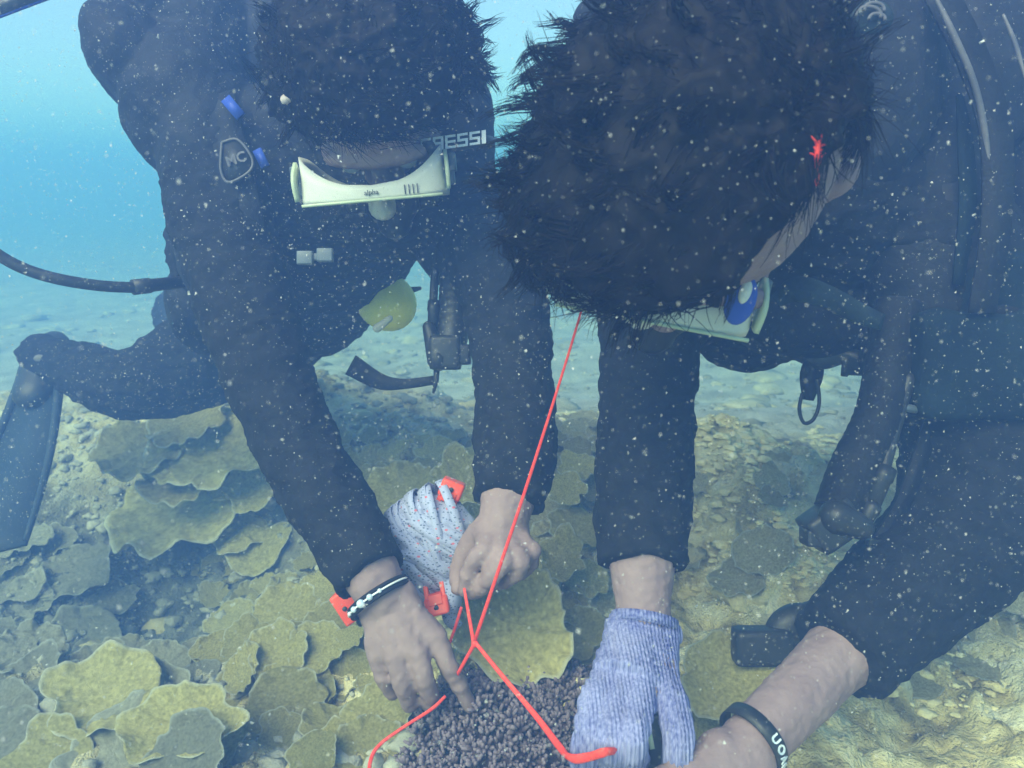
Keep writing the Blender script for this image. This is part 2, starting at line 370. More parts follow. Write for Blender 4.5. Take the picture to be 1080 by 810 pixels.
# ------------------------------------------------------------------ plate corals
def plate_mesh(seed, lobes=7, amp=.12, cup=.10, ruff=.03, nt_=96, nr=20, bracket=0.0):
    rng = random.Random(seed); ph = [rng.uniform(0, 6.28) for _ in range(8)]; o3 = Vector((seed*3.1, seed*1.7, 0))
    verts = []; rim = []; th = .022
    def rad(a):
        r = 1+amp*noise.noise(Vector((math.cos(a)*1.5, math.sin(a)*1.5, seed)))*2
        r += amp*.9*math.sqrt(math.sin(a*lobes/2+ph[0]+.8*math.sin(a+ph[1]))**2+.03)-amp*.6
        r += .07*noise.noise(Vector((math.cos(a)*4, math.sin(a)*4, seed+5)))+.016*noise.noise(Vector((math.cos(a)*14, math.sin(a)*14, seed+5)))
        return r*(1-bracket*max(0, math.sin(a))**2)
    def top(x, y, q, a):
        v = Vector((x, y, 0))+o3
        z = cup*q*q+ruff*3.0*q**3*math.sin(a*lobes*.5+ph[2])+.05*q**3*math.sin(a*lobes*1.4+ph[3])+.09*noise.noise(v*2.6)*q+.05*q*q*noise.noise(Vector((math.cos(a)*6, math.sin(a)*6, seed)))
        z += .035*noise.noise(v*6)+.014*noise.noise(v*16)+.006*noise.noise(v*34)
        z += .006*math.sin(q*22+5*noise.noise(v*3))*(1-q*.4)          # growth rings
        z += .05*max(0, noise.noise(v*3.3+Vector((0, 0, 4))))*(1-q)      # knobs
        return z
    for side in (0, 1):
        for j in range(nr+1):
            q = (j/nr)**.8
            for i in range(nt_):
                a = 2*math.pi*i/nt_; r = rad(a)*q; x, y = r*math.cos(a), r*math.sin(a)
                if side == 0:
                    z = top(x, y, q, a)
                    if j == nr: z -= th*.3
                    rim.append(sstep(.93, 1.0, q)*.75+.07*max(0, noise.noise(Vector((x*6, y*6, seed)))))
                else:
                    z = top(x, y, q, a)-th*(1.5-.8*q)-.10*(1-q)**2; rim.append(.15*sstep(.95, 1, q))
                verts.append((x, y, z))
    n1 = (nr+1)*nt_; faces = []
    for side in (0, 1):
        o_ = side*n1
        for j in range(nr):
            for i in range(nt_):
                f = (o_+j*nt_+i, o_+j*nt_+(i+1) % nt_, o_+(j+1)*nt_+(i+1) % nt_, o_+(j+1)*nt_+i)
                faces.append(f[::-1] if side == 0 else f)
    for i in range(nt_):
        faces.append((nr*nt_+i, nr*nt_+(i+1) % nt_, n1+nr*nt_+(i+1) % nt_, n1+nr*nt_+i)[::-1])
    # stalk under the plate
    bm = bmesh.new(); bv = [bm.verts.new(v) for v in verts]
    for f in faces:
        try: bm.faces.new([bv[k] for k in f])
        except ValueError: pass
    bmesh.ops.remove_doubles(bm, verts=bm.verts[:], dist=1e-5)
    me = bpy.data.meshes.new('plate_coral'); bmesh.ops.recalc_face_normals(bm, faces=bm.faces[:]); bm.to_mesh(me)
    # attribute again by position
    vals = []
    for v in me.vertices:
        a = math.atan2(v.co.y, v.co.x); q = math.hypot(v.co.x, v.co.y)/rad(a)
        zt = top(v.co.x, v.co.y, q, a); up_ = v.co.z > zt-th*.6
        vals.append((sstep(.93, .99, q)*.85+.06*max(0, noise.noise(Vector((v.co.x*6, v.co.y*6, seed)))) if up_ else .1*sstep(.97, 1, q)))
    at = me.attributes.new('rim', 'FLOAT', 'POINT'); at.data.foreach_set('value', vals)
    bm.free(); me.materials.append(M['plate']); me.polygons.foreach_set('use_smooth', [True]*len(me.polygons))
    return me
PLATES = [plate_mesh(k+1, lobes=[7, 5, 9, 6, 8, 4, 10, 6][k], amp=[.10, .16, .12, .2, .08, .14, .1, .18][k], bracket=[0, .3, .1, .25, 0, .4, .15, .2][k],
          cup=[.16, .26, .10, .30, .20, .14, .24, .08][k]) for k in range(8)]
n_pl = [0]; RECOLOURED = {}
def plate(px, py, wpx, lift=.02, tilt=16, yaw=None, var=None, label='', group=None, aspect=1.0, rolls=None, material=None):
    g, d = ground_hit(px, py, lift)
    rng = random.Random(n_pl[0]*13+5); n_pl[0] += 1
    rad = wpx/F*d/2
    me = PLATES[rng.randrange(8) if var is None else var]
    o = bpy.data.objects.new('plate_coral', me); C.objects.link(o)
    o.location = g
    roll = rng.uniform(-8, 8) if rolls is None else rolls
    tw = rng.uniform(0, 360) if yaw is None else yaw
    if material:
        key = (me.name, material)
        if key not in RECOLOURED:
            m2 = me.copy(); m2.materials.clear(); m2.materials.append(M[material]); RECOLOURED[key] = m2
        o.data = RECOLOURED[key]
    o.rotation_euler = (Euler((R(tilt), R(roll), 0)).to_matrix() @ Euler((0, 0, R(tw))).to_matrix()).to_euler()
    o.scale = (rad, rad*aspect, rad)
    tag(o, label, 'coral', group); return o
hand_plates = [
 # px, py, width, lift, tilt, label
 (148, 476, 96, .16, 22, 'left lobe of the large olive plate coral stack below the left diver\'s knee'),
 (196, 447, 84, .17, 20, 'pale plate coral tucked highest under the left diver\'s thigh'),
 (222, 478, 120, .15, 24, 'widest olive plate coral of the stack beneath the left diver\'s thigh, bright rim in front'),
 (202, 502, 100, .12, 24, 'scalloped plate coral forming the front lip of the big left stack'),
 (190, 540, 150, .06, 20, 'dull shaded plate coral one tier below the big left stack'),
 (268, 520, 80, .10, 22, 'olive plate coral showing just left of the long slanting sleeve'),
 (250, 556, 95, .04, 18, 'shadowed ledge of plate coral beside the slanting sleeve'),
 (276, 582, 76, .03, 26, 'rounded plate coral with pale front rim left of the slanting forearm'),
 (425, 523, 92, .08, 22, 'rounded olive plate coral directly behind the wound tape reel'),
 (486, 512, 80, .09, 20, 'plate coral with pale rim behind the upright black sleeve and orange reel tip'),
 (505, 492, 60, .08, 18, 'small pale plate coral highest beside the inner side of the upright black sleeve'),
 (545, 660, 150, .06, 24, 'broad olive plate coral with bright scalloped rim right below the crossing red lines'),
 (590, 592, 66, .07, 22, 'rounded plate coral right of the hand holding the reel'),
 (560, 612, 70, .06, 20, 'plate coral tucked under the fist that holds the reel'),
 (604, 640, 62, .03, 22, 'crinkled plate coral left of the gloved wrist'),
 (618, 612, 50, .04, 22, 'small ruffled plate coral next to the sleeve of the gloved arm'),
 (600, 668, 70, .03, 20, 'ruffled plate coral just above the purple coral near the glove'),
 (612, 492, 46, .06, 20, 'small round plate coral nearest the gloved arm at its elbow'),
 (598, 520, 50, .06, 20, 'stacked little plate coral half way down between the two upright sleeves'),
 (606, 556, 56, .05, 22, 'lobed plate coral between the two upright sleeves, above the fist'),
 (290, 690, 70, .03, 24, 'olive plate coral with split edge left of the bare hand with the bracelet'),
 (333, 684, 62, .04, 24, 'rounded plate coral touching the left side of the bare hand with the bracelet'),
 (262, 672, 60, .03, 22, 'leaf shaped plate coral two plates left of the bare hand'),
 (300, 650, 80, .02, 20, 'plate coral with bumpy face below the orange reel corner'),
 (370, 672, 34, .04, 20, 'tiny bright plate coral wedged beside the bare hand'),
 (105, 738, 112, .03, 18, 'broad brown plate coral at lower left of the reef'),
 (190, 765, 120, .04, 20, 'large plate coral with wavy rim near the bottom left edge'),
 (226, 782, 70, .03, 24, 'pale rimmed plate coral standing beside the large wavy one at bottom'),
 (60, 795, 100, .02, 18, 'plate coral cut by the bottom left corner of the view'),
 (330, 795, 50, .03, 22, 'small round plate coral at the bottom edge left of the purple coral'),
 (300, 770, 60, .02, 20, 'flat brown plate coral low between the bottom plates'),
 (400, 756, 86, .02, 16, 'pale lumpy plate coral directly below the curled fingertips'),
 (388, 796, 80, .005, 16, 'pale crusted plate coral under the red line at the bottom edge'),
 (758, 712, 120, .03, 14, 'broad flat green plate coral right of the knitted glove'),
 (738, 760, 60, .02, 20, 'small pale edged plate coral between glove and wristband'),
 (655, 505, 44, .05, 22, 'little plate coral half hidden by the gloved arm\'s sleeve'),
]
for px, py, w_, lf, tl, lab in hand_plates:
    plate(px, py, w_, lf, tl, label=lab, aspect=random.Random(px).uniform(.85, 1.1))
# crowded small plates
ORD = ['first', 'second', 'third', 'fourth', 'fifth', 'sixth', 'seventh', 'eighth', 'ninth', 'tenth', 'eleventh', 'twelfth']
def scatter_plates(n, x0, x1, y0, y1, smin, smax, label, group, seed, mind=.62, rej=None, material=None):
    rng = random.Random(seed); pts = []; made = []; tries = 0
    while len(pts) < n and tries < 4000:
        tries += 1; x, y = rng.uniform(x0, x1), rng.uniform(y0, y1)
        if rej and rej(x, y): continue
        s = rng.uniform(smin, smax)*(.55+.9*(y-y0)/max(1, (y1-y0))) if y1-y0 > 80 else rng.uniform(smin, smax)
        if any(abs(x-a) < mind*(s+c)/2 and abs(y-b) < .5*mind*(s+c)/2 for a, b, c in pts): continue
        pts.append((x, y, s))
        pts[-1] += (plate(x, y, s*1.25, rng.uniform(-.004, .028), rng.uniform(6, 34), label=label, group=group, aspect=rng.uniform(.7, 1.1), rolls=rng.uniform(-16, 16), material=material),)
        pts_ = pts[-1]; pts[-1] = pts_[:3]; made.append((y, x, pts_[3]))
    made.sort(key=lambda t: t[0]); per = max(2, round(len(made)**.5))
    for k in range(0, len(made), per):
        for i, (_, _, o) in enumerate(sorted(made[k:k+per], key=lambda t: t[1])):
            o['label'] = '%s, %s row from the back, %s from left' % (label, ORD[k//per], ORD[i])
near_hand = lambda x, y: any(abs(x-a[0]) < a[2]*.42 and abs(y-a[1]) < a[2]*.22 for a in hand_plates)
scatter_plates(46, 575, 660, 440, 640, 26, 52, 'small ruffled plate coral between the upright sleeves', 'small plate corals between the two upright sleeves', 1, rej=near_hand, material='pale_plate')
scatter_plates(30, 340, 520, 460, 560, 30, 60, 'small hazy plate coral behind the tape reel', 'small plate corals behind the tape reel', 2, rej=near_hand)
scatter_plates(44, 215, 400, 590, 805, 34, 62, 'small plate coral left of the bare hand', 'small plate corals left of the bare hand', 3, rej=near_hand)
scatter_plates(16, -10, 215, 680, 805, 50, 90, 'haze-toned plate coral at lower left', 'plate corals in the lower left part of the reef', 4, rej=near_hand, material='haze_tint_plate')
scatter_plates(9, 700, 870, 480, 620, 26, 44, 'crusting plate coral on the right hand mound', 'small plate corals on the right hand mound', 5, mind=.8, material='pale_plate')
scatter_plates(12, 880, 1090, 620, 720, 30, 60, 'crusted plate coral at far right', 'crusted plate corals at far right', 6, mind=1, material='pale_plate')
scatter_plates(10, 0, 120, 560, 690, 40, 80, 'haze-toned plate coral in the dim hollow', 'haze-toned plate corals in the dim hollow', 8, mind=.9, material='haze_tint_plate')

# knobbly corals and rubble: countless, joined
def rubble(name, n, fn, seed, m, smin, smax, squash=.6):
    rng = random.Random(seed); bases = []
    for k in range(5):
        b = bmesh.new(); bmesh.ops.create_icosphere(b, subdivisions=2, radius=1)
        for v in b.verts:
            v.co *= 1+.7*noise.noise(v.co*1.3+Vector((k*5+seed, 0, 0)))+.45*noise.noise(v.co*3.1+Vector((k, seed, 0)))
        bases.append(([v.co.copy() for v in b.verts], [[v.index for v in f.verts] for f in b.faces])); b.free()
    co = []; fa = []
    while n > 0:
        q = fn(rng)
        if q is None: continue
        n -= 1; x, y = q; s = smin*(smax/smin)**(rng.random()**1.6); z = H(x, y)
        vs, fs = bases[rng.randrange(5)]; o_ = len(co); rz = rng.uniform(0, 6.28); c, s_ = math.cos(rz), math.sin(rz); ax = rng.uniform(.7, 1.3)
        for v in vs: co.append((x+s*ax*(v.x*c-v.y*s_), y+s*(v.x*s_+v.y*c), z+s*squash*v.z))
        for f in fs: fa.append([o_+k for k in f])
    me = bpy.data.meshes.new(name); me.from_pydata(co, [], fa); o = link(me, name, m); o['kind'] = 'stuff'; return o
def ground_rand(x0, x1, y0, y1, cond=lambda x, y: True):
    def f(rng):
        x, y = rng.uniform(x0, x1), rng.uniform(y0, y1)
        if abs(x) > y*.85+.25 or not cond(x, y): return None
        return x, y
    return f
rubble('coral_rubble', 3600, ground_rand(-1.7, -.1, .6, 2.1), 1, M['pale_rock'], .003, .018)
rubble('coral_nodules', 4200, ground_rand(-.1, 1.8, .65, 1.8, lambda x, y: noise.noise(Vector((x*4, y*4, 2))) > -.1 and (x < .5 or noise.noise(Vector((x*7, y*7, 6))) > .15)), 2, M['encrust'], .003, .014, .3)
rubble('rubble_stones', 60, ground_rand(-1.7, 1.8, .9, 2.3), 3, M['encrust'], .02, .05, .35)
rubble('far_coral_heads', 420, ground_rand(-2.8, 3.2, 1.85, 4.6), 4, M['far_rock'], .015, .085, .34)
rubble('sand_pebbles', 900, ground_rand(-2.2, 2.6, 1.8, 3.6), 5, M['far_rock'], .006, .03, .4)

# ------------------------------------------------------------------ purple branching coral
def purple_coral():
    g = P(548, 800, .74); root = empty('branching_coral', g)
    tag(root, 'dark purple brown branching coral dome under the red lines at bottom centre', 'coral')
    bm = bmesh.new(); cx, cy_, cz = g.x+.01, g.y+.02, g.z-.075
    Rx, Ry, Rz = .165, .15, .115
    ell(bm, Vector((cx, cy_, cz)), (Rx, Ry, Rz), (Vector((1, 0, 0)), Vector((0, 1, 0)), Vector((0, 0, 1))), 48, 24)
    for v in bm.verts: v.co += (v.co-Vector((cx, cy_, cz)))*.1*noise.noise(v.co*14)
    finish(bm, 'base', M['purple'], root)
    vars_ = []
    for k in range(7):
        rng = random.Random(k); b = bmesh.new()
        tube(b, [(0, 0, -.010), (0, 0, .004)], [.0032, .0030], 6)
        for j in range(9):
            a = rng.uniform(0, 6.28); e = rng.uniform(.15, 1.25); L = rng.uniform(.006, .0105)
            dr = Vector((math.cos(a)*math.sin(e), math.sin(a)*math.sin(e), math.cos(e)))
            p0 = dr*.001+Vector((0, 0, rng.uniform(-.002, .003)))
            tube(b, [p0, p0+dr*L*.6, p0+dr*L], [.0016, .0019, .0012], 5)
        me = bpy.data.meshes.new('branch'); bmesh.ops.recalc_face_normals(b, faces=b.faces[:]); b.to_mesh(me); b.free()
        me.materials.append(M['purple']); me.polygons.foreach_set('use_smooth', [True]*len(me.polygons))
        at = me.attributes.new('rim', 'FLOAT', 'POINT')
        at.data.foreach_set('value', [max(0, min(.9, (v.co.length-.0055)/.006)) for v in me.vertices]); vars_.append(me)
    rng = random.Random(3); pts = []
    N = 1500
    for i in range(N):
        z = 1-(i+.5)/N*1.0; a = i*2.399963
        s = math.sqrt(max(0, 1-z*z)); n = Vector((s*math.cos(a), s*math.sin(a), z))
        n += Vector((rng.gauss(0, .02), rng.gauss(0, .02), rng.gauss(0, .02)))
        p = Vector((cx+n.x*Rx, cy_+n.y*Ry, cz+n.z*Rz))
        p += (p-Vector((cx, cy_, cz)))*.1*noise.noise(p*14)
        nn = Vector((n.x/Rx, n.y/Ry, n.z/Rz)).normalized()
        q = p-CAMP; dd = q.dot(FW); sx = 540+q.dot(RT)/dd*F; sy = 405-q.dot(UP)/dd*F
        vis = nn.dot(-q.normalized()) > -.1 and -20 < sx < 1100 and sy < 830
        pts.append((vis, dd, p, nn))
    big = sorted([t for t in pts if t[0]], key=lambda t: t[1]); ones = big[:300]; rest = big[300:]+[t for t in pts if not t[0]]
    def mx(t):
        q = t[3].to_track_quat('Z', 'Y'); s = rng.uniform(.8, 1.35)
        return Matrix.Translation(t[2]+t[3]*rng.uniform(-.001, .006)) @ q.to_matrix().to_4x4() @ Matrix.Rotation(rng.uniform(0, 6.28), 4, 'Z') @ Matrix.Scale(s, 4)
    inv = root.matrix_basis.inverted()
    for t in ones:
        o = bpy.data.objects.new('branch', vars_[rng.randrange(7)]); C.objects.link(o); o.parent = root
        o.matrix_basis = Matrix.Translation(-g) @ mx(t)
    co = []; fa = []; vals = []
    arr = []
    for me in vars_:
        arr.append((np.array([v.co[:] for v in me.vertices]), [list(p.vertices) for p in me.polygons], [max(0, min(.9, (v.co.length-.0055)/.006)) for v in me.vertices]))
    for t in rest:
        v, f, r_ = arr[rng.randrange(7)]; m = np.array(mx(t)); o_ = len(co)
        co += (v @ m[:3, :3].T+m[:3, 3]).tolist(); fa += [[o_+k for k in q] for q in f]; vals += r_
    me = bpy.data.meshes.new('branch_tips'); me.from_pydata(co, [], fa)
    at = me.attributes.new('rim', 'FLOAT', 'POINT'); at.data.foreach_set('value', vals)
    o = link(me, 'branch_tips', M['purple'], root); o['kind'] = 'stuff'
purple_coral()

# ------------------------------------------------------------------ people
def px_r(px, d): return px/F*d
def limb(bm, pts, grow=0, segs=16, cap='round'):
    """pts: (px, py, d, radius in metres)"""
    tube(bm, [P(*p[:3]) for p in pts], [p[3]+grow for p in pts], segs, smooth=5, cap=cap)
def head_axes(fimg, tiltback, rimg):
    """F: where the face points, U: crown, X: the wearer's left seen as image right"""
    Fv = (RT*fimg[0]+UP*fimg[1]+FW*tiltback).normalized()
    X = (RT*rimg[0]+UP*rimg[1]); X = (X-Fv*X.dot(Fv)).normalized()
    U = X.cross(Fv).normalized()
    if U.dot(FW) > 0: U = -U
    return X, Fv, U
def add_head(bm, c, ax, s=1.0):
    X, Fv, U = ax
    def L(x, f, u): return c+(X*x+Fv*f+U*u)*s
    A = (X, Fv, U)
    ell(bm, L(0, -.012, .02), (.075*s, .096*s, .088*s), A, 28, 18)
    ell(bm, L(0, .03, -.035), (.060*s, .062*s, .075*s), A, 24, 16)
    ell(bm, L(0, .055, -.075), (.034*s, .033*s, .030*s), A)            # chin
    ell(bm, L(0, .075, .035), (.058*s, .014*s, .016*s), A)             # brow
    tube(bm, [L(0, .082, .025), L(0, .098, .0), L(0, .106, -.016)], [.009*s, .012*s, .016*s], 10, cap='round')  # nose
    for q in (-1, 1):
        ell(bm, L(q*.014, .092, -.018), (.010*s, .011*s, .008*s), A)
        ell(bm, L(q*.045, .060, -.020), (.024*s, .022*s, .022*s), A)   # cheek
        tube(bm, [L(q*.022, .085, -.047), L(0, .092, -.045)], [.006*s, .008*s], 8, cap='round')
        tube(bm, [L(q*.020, .084, -.056), L(0, .090, -.058)], [.006*s, .009*s], 8, cap='round')
        # ear: rim, lobe and bowl
        pts = [L(q*.074, -.010, -.028), L(q*.080, -.020, -.012), L(q*.085, -.028, .010), L(q*.086, -.024, .028), L(q*.082, -.008, .034), L(q*.076, .002, .022), L(q*.074, .002, .0)]
        tube(bm, pts, [.008*s, .006*s, .0055*s, .006*s, .006*s, .005*s, .004*s], 8, smooth=3, cap='round')
        ell(bm, L(q*.076, -.012, .004), (.005*s, .014*s, .026*s), A)
def hand(bm, wrist, knuckles, fingers, thumb, wr=.026, kr=.0115):
    """wrist (px,py,d); knuckles: four (px,py,d); fingers: lists of three further joints each; thumb: list of joints from palm base"""
    W = P(*wrist); K = [P(*k) for k in knuckles]
    tips = [.0072, .0078, .0076, .0066]; base = [.0102, .0106, .0102, .0090]
    for k, kk in enumerate(K):
        side = (K[0]-K[-1]).normalized()*(.020*(1.5-k)/1.5)
        tube(bm, [W+side*.75, W.lerp(kk, .5)+side*.15, kk], [wr*.60, .0145, kr], 12, cap='round')
    for k in range(3):
        tube(bm, [W.lerp(K[k], .45), W.lerp(K[k+1], .45)], .0125, 10, cap='round')
        tube(bm, [W.lerp(K[k], .8), W.lerp(K[k+1], .8)], .0112, 10, cap='round')
    for k, fs in enumerate(fingers):
        pts = [K[k]]+[P(*p) for p in fs]; n = len(pts)
        rr = [base[k]+(tips[k]-base[k])*i/(n-1) for i in range(n)]
        tube(bm, pts, rr, 12, smooth=3, cap='round')
        for q in pts[1:-1]:
            ell(bm, q, (rr[1]*1.06,)*3, CB, 10, 8)
    tp = [P(*p) for p in thumb]
    tube(bm, tp, [.0165, .0135, .0108, .0088][:len(tp)], 12, smooth=3, cap='round')
def folds(amp, sc, st=(1, 1, 1)):
    s = Vector(st)
    def f(p):
        q = Vector((p.x*s.x, p.y*s.y, p.z*s.z))*sc
        return amp*(1-2.2*abs(noise.noise(q)))+amp*.5*noise.noise(q*2.6)
    return f

def make_person(cfg):
    root = empty('person', cfg['base']); tag(root, cfg['label'], 'diver', cfg.get('group'))
    # body: one continuous skin
    bm = bmesh.new()
    add_head(bm, cfg['head'], cfg['ax'], cfg.get('hs', 1))
    X, Fv, U = cfg['ax']; hc = cfg['head']
    tube(bm, [hc-Fv*.03-U*.04, P(*cfg['neck']), P(*cfg['torso'][0][:3])], [.056, .06, .09], 20, smooth=4, cap='round')
    limb(bm, [(*t[:3], t[3]*.86) for t in cfg['torso']], segs=22)
    for l in cfg['arms']+cfg['legs']: limb(bm, l, -.002)
    for sh in cfg['shoulders']: limb(bm, sh, -.006)
    for h in cfg['hands']: hand(bm, **h)
    me = voxel(bm, .0028, 5, .5)
    displace(me, lambda p: .0009*noise.noise(p*70)+.0008*(1-abs(noise.noise(p*120))*2.4))
    body = link(me, 'body', cfg['skin'], root)
    # eyes, behind the mask glass
    for q in (-1, 1):
        b = bmesh.new(); ell(b, hc+X*.031*q+Fv*.078+U*.014, (.0125,)*3, (X, Fv, U)); finish(b, 'eye', M['eye'], root)
    # wetsuit
    bm = bmesh.new()
    tube(bm, [P(*cfg['neck']), P(*cfg['torso'][0][:3])], [.062, .10], 20, cap='flat')
    for t in cfg['bulk']: ell(bm, P(*t[:3]), t[3])
    limb(bm, cfg['torso'], .006, 24)
    for sh in cfg['shoulders']: limb(bm, sh, .006)
    for l, cut in zip(cfg['arms'], cfg['cuts']):
        pts = [Vector(P(*p[:3])) for p in l]; rr = [p[3]+.0055 for p in l]
        q = catmull([tuple(p)+(r,) for p, r in zip(pts, rr)], 6); q = q[:max(2, int(len(q)*cut))]
        q[-1][3] += .0015
        if 'flare' in cfg and l is cfg['arms'][1]:
            for k in range(1, 8): q[-k][3] += cfg['flare']*(8-k)/7
        tube(bm, [Vector(a[:3]) for a in q], [a[3] for a in q], 22, cap='flat')
    for l in cfg['legs']: limb(bm, l, .007)
    me = voxel(bm, .0038, 3, .5)
    f1 = folds(.0034, 15, (1, 1, 2.6)); f2 = folds(.0016, 48, (1, 1, 1.8))
    displace(me, lambda p: f1(p)+f2(p))
    link(me, 'wetsuit', M['neoprene'], root)
    return root

def hair(root, c, ax, s, seed, n, flow, length, cap_fn, rx=1.0, name='hair', cap_r=(.086, .108, .098), bias=None, locks=None):
    X, Fv, U = ax; rng = random.Random(seed); bm = bmesh.new()
    cc = c+(-Fv*.014+U*.022)*s; radv = Vector(cap_r)*s
    def pos(n_): return cc+X*n_.x*radv.x+Fv*n_.y*radv.y+U*n_.z*radv.z
    # tufted cap
    b = bmesh.new(); bmesh.ops.create_icosphere(b, subdivisions=6, radius=1)
    for v in b.verts:
        n_ = v.co.copy(); k = cap_fn(n_)
        lum = 1+.07*noise.noise(n_*2.4+Vector((seed, 0, 0)))+.06*noise.noise(n_*6)+.05*noise.noise(n_*15)+.03*noise.noise(n_*40)
        sc_ = (lum if k > 0 else .80)
        sc_ = .62+(lum-.62)*max(0, min(1, k*5))
        extra = bias(n_) if bias else 0
        v.co = pos(n_*(sc_+extra*max(0, min(1, k*5))))
    finish(b, name, M['hair'], root)
    co = []; fa = []
    for i in range(n):
        while True:
            n_ = Vector((rng.gauss(0, 1), rng.gauss(0, 1), rng.gauss(0, 1))).normalized()
            if cap_fn(n_) > .02: break
        extra = bias(n_) if bias else 0
        p = pos(n_*(.93+extra)); nrm = (X*n_.x+Fv*n_.y+U*n_.z).normalized()
        clump = Vector((noise.noise(n_*5+Vector((seed, 0, 0))), noise.noise(n_*5+Vector((0, seed, 9))), noise.noise(n_*5+Vector((4, 4, seed)))))
        tg = (flow(n_)-nrm*flow(n_).dot(nrm)); dr = (nrm*.08+tg*1.9+clump*1.35+Vector((rng.gauss(0, .22), rng.gauss(0, .22), rng.gauss(0, .22)))).normalized()
        free = rng.random() < .26
        if not free: dr = (dr-nrm*(dr.dot(nrm)-.10)).normalized()
        L = length*rng.uniform(.5, 1.25)*(.7 if free else 1.15); k = 5; curl = Vector((rng.gauss(0, 1), rng.gauss(0, 1), rng.gauss(0, 1)))*(.35 if free else .22)
        pts = [p]
        for j in range(k):
            dr = (dr+curl*.40+flow(n_)*.10-nrm*(.07 if free else .16)).normalized(); pts.append(pts[-1]+dr*L/k)
        w0 = rng.uniform(.00035, .0007)
        sd_ = dr.orthogonal().normalized(); sd2 = dr.cross(sd_)
        o_ = len(co)
        for j, q in enumerate(pts):
            w_ = w0*(1-.8*j/k)
            for a in range(3):
                co.append(q+sd_*w_*math.cos(a*2.094)+sd2*w_*math.sin(a*2.094))
        for j in range(k):
            for a in range(3):
                fa.append((o_+j*3+a, o_+j*3+(a+1) % 3, o_+j*3+3+(a+1) % 3, o_+j*3+3+a))
    # floating locks: strands that gather towards a common tip
    nl = 0
    while locks and nl < 170:
        n_ = Vector((rng.gauss(0, 1), rng.gauss(0, 1), rng.gauss(0, 1))).normalized()
        if cap_fn(n_) < .1 or rng.random() > locks(n_): continue
        nl += 1; extra = bias(n_) if bias else 0; p = pos(n_*(.95+extra)); nrm = (X*n_.x+Fv*n_.y+U*n_.z).normalized()
        tg = flow(n_); tg = (tg-nrm*tg.dot(nrm)*.8)
        dr = (tg*1.7+nrm*rng.uniform(.1, .5)+Vector((rng.gauss(0, .3), rng.gauss(0, .3), rng.gauss(0, .3)))).normalized()
        cv = Vector((rng.gauss(0, 1), rng.gauss(0, 1), rng.gauss(0, 1)))*.30; L = length*rng.uniform(.7, 1.5); line = [p]
        for j in range(7): dr = (dr+cv).normalized(); cv = cv*.6+Vector((rng.gauss(0, .2), rng.gauss(0, .2), rng.gauss(0, .2))); line.append(line[-1]+dr*L/7)
        for q in range(26):
            o0 = Vector((rng.gauss(0, 1), rng.gauss(0, 1), rng.gauss(0, 1)))*.0048; o1 = Vector((rng.gauss(0, 1), rng.gauss(0, 1), rng.gauss(0, 1)))*.0020
            w0 = rng.uniform(.0004, .0008); cut = rng.randint(5, 7); o_ = len(co)
            for j in range(cut+1):
                t = j/7; c_ = line[j]+o0*(1-t)**.8+o1*t
                for a in range(3): co.append(c_+Vector((math.cos(a*2.094), 0, math.sin(a*2.094)))*w0*(1-.75*t))
            for j in range(cut):
                for a in range(3): fa.append((o_+j*3+a, o_+j*3+(a+1) % 3, o_+j*3+3+(a+1) % 3, o_+j*3+3+a))
    me = bpy.data.meshes.new('hair_strands'); me.from_pydata([v[:] for v in co], [], fa)
    o = link(me, 'hair_strands', M['hair'], root); o['kind'] = 'stuff'; return o

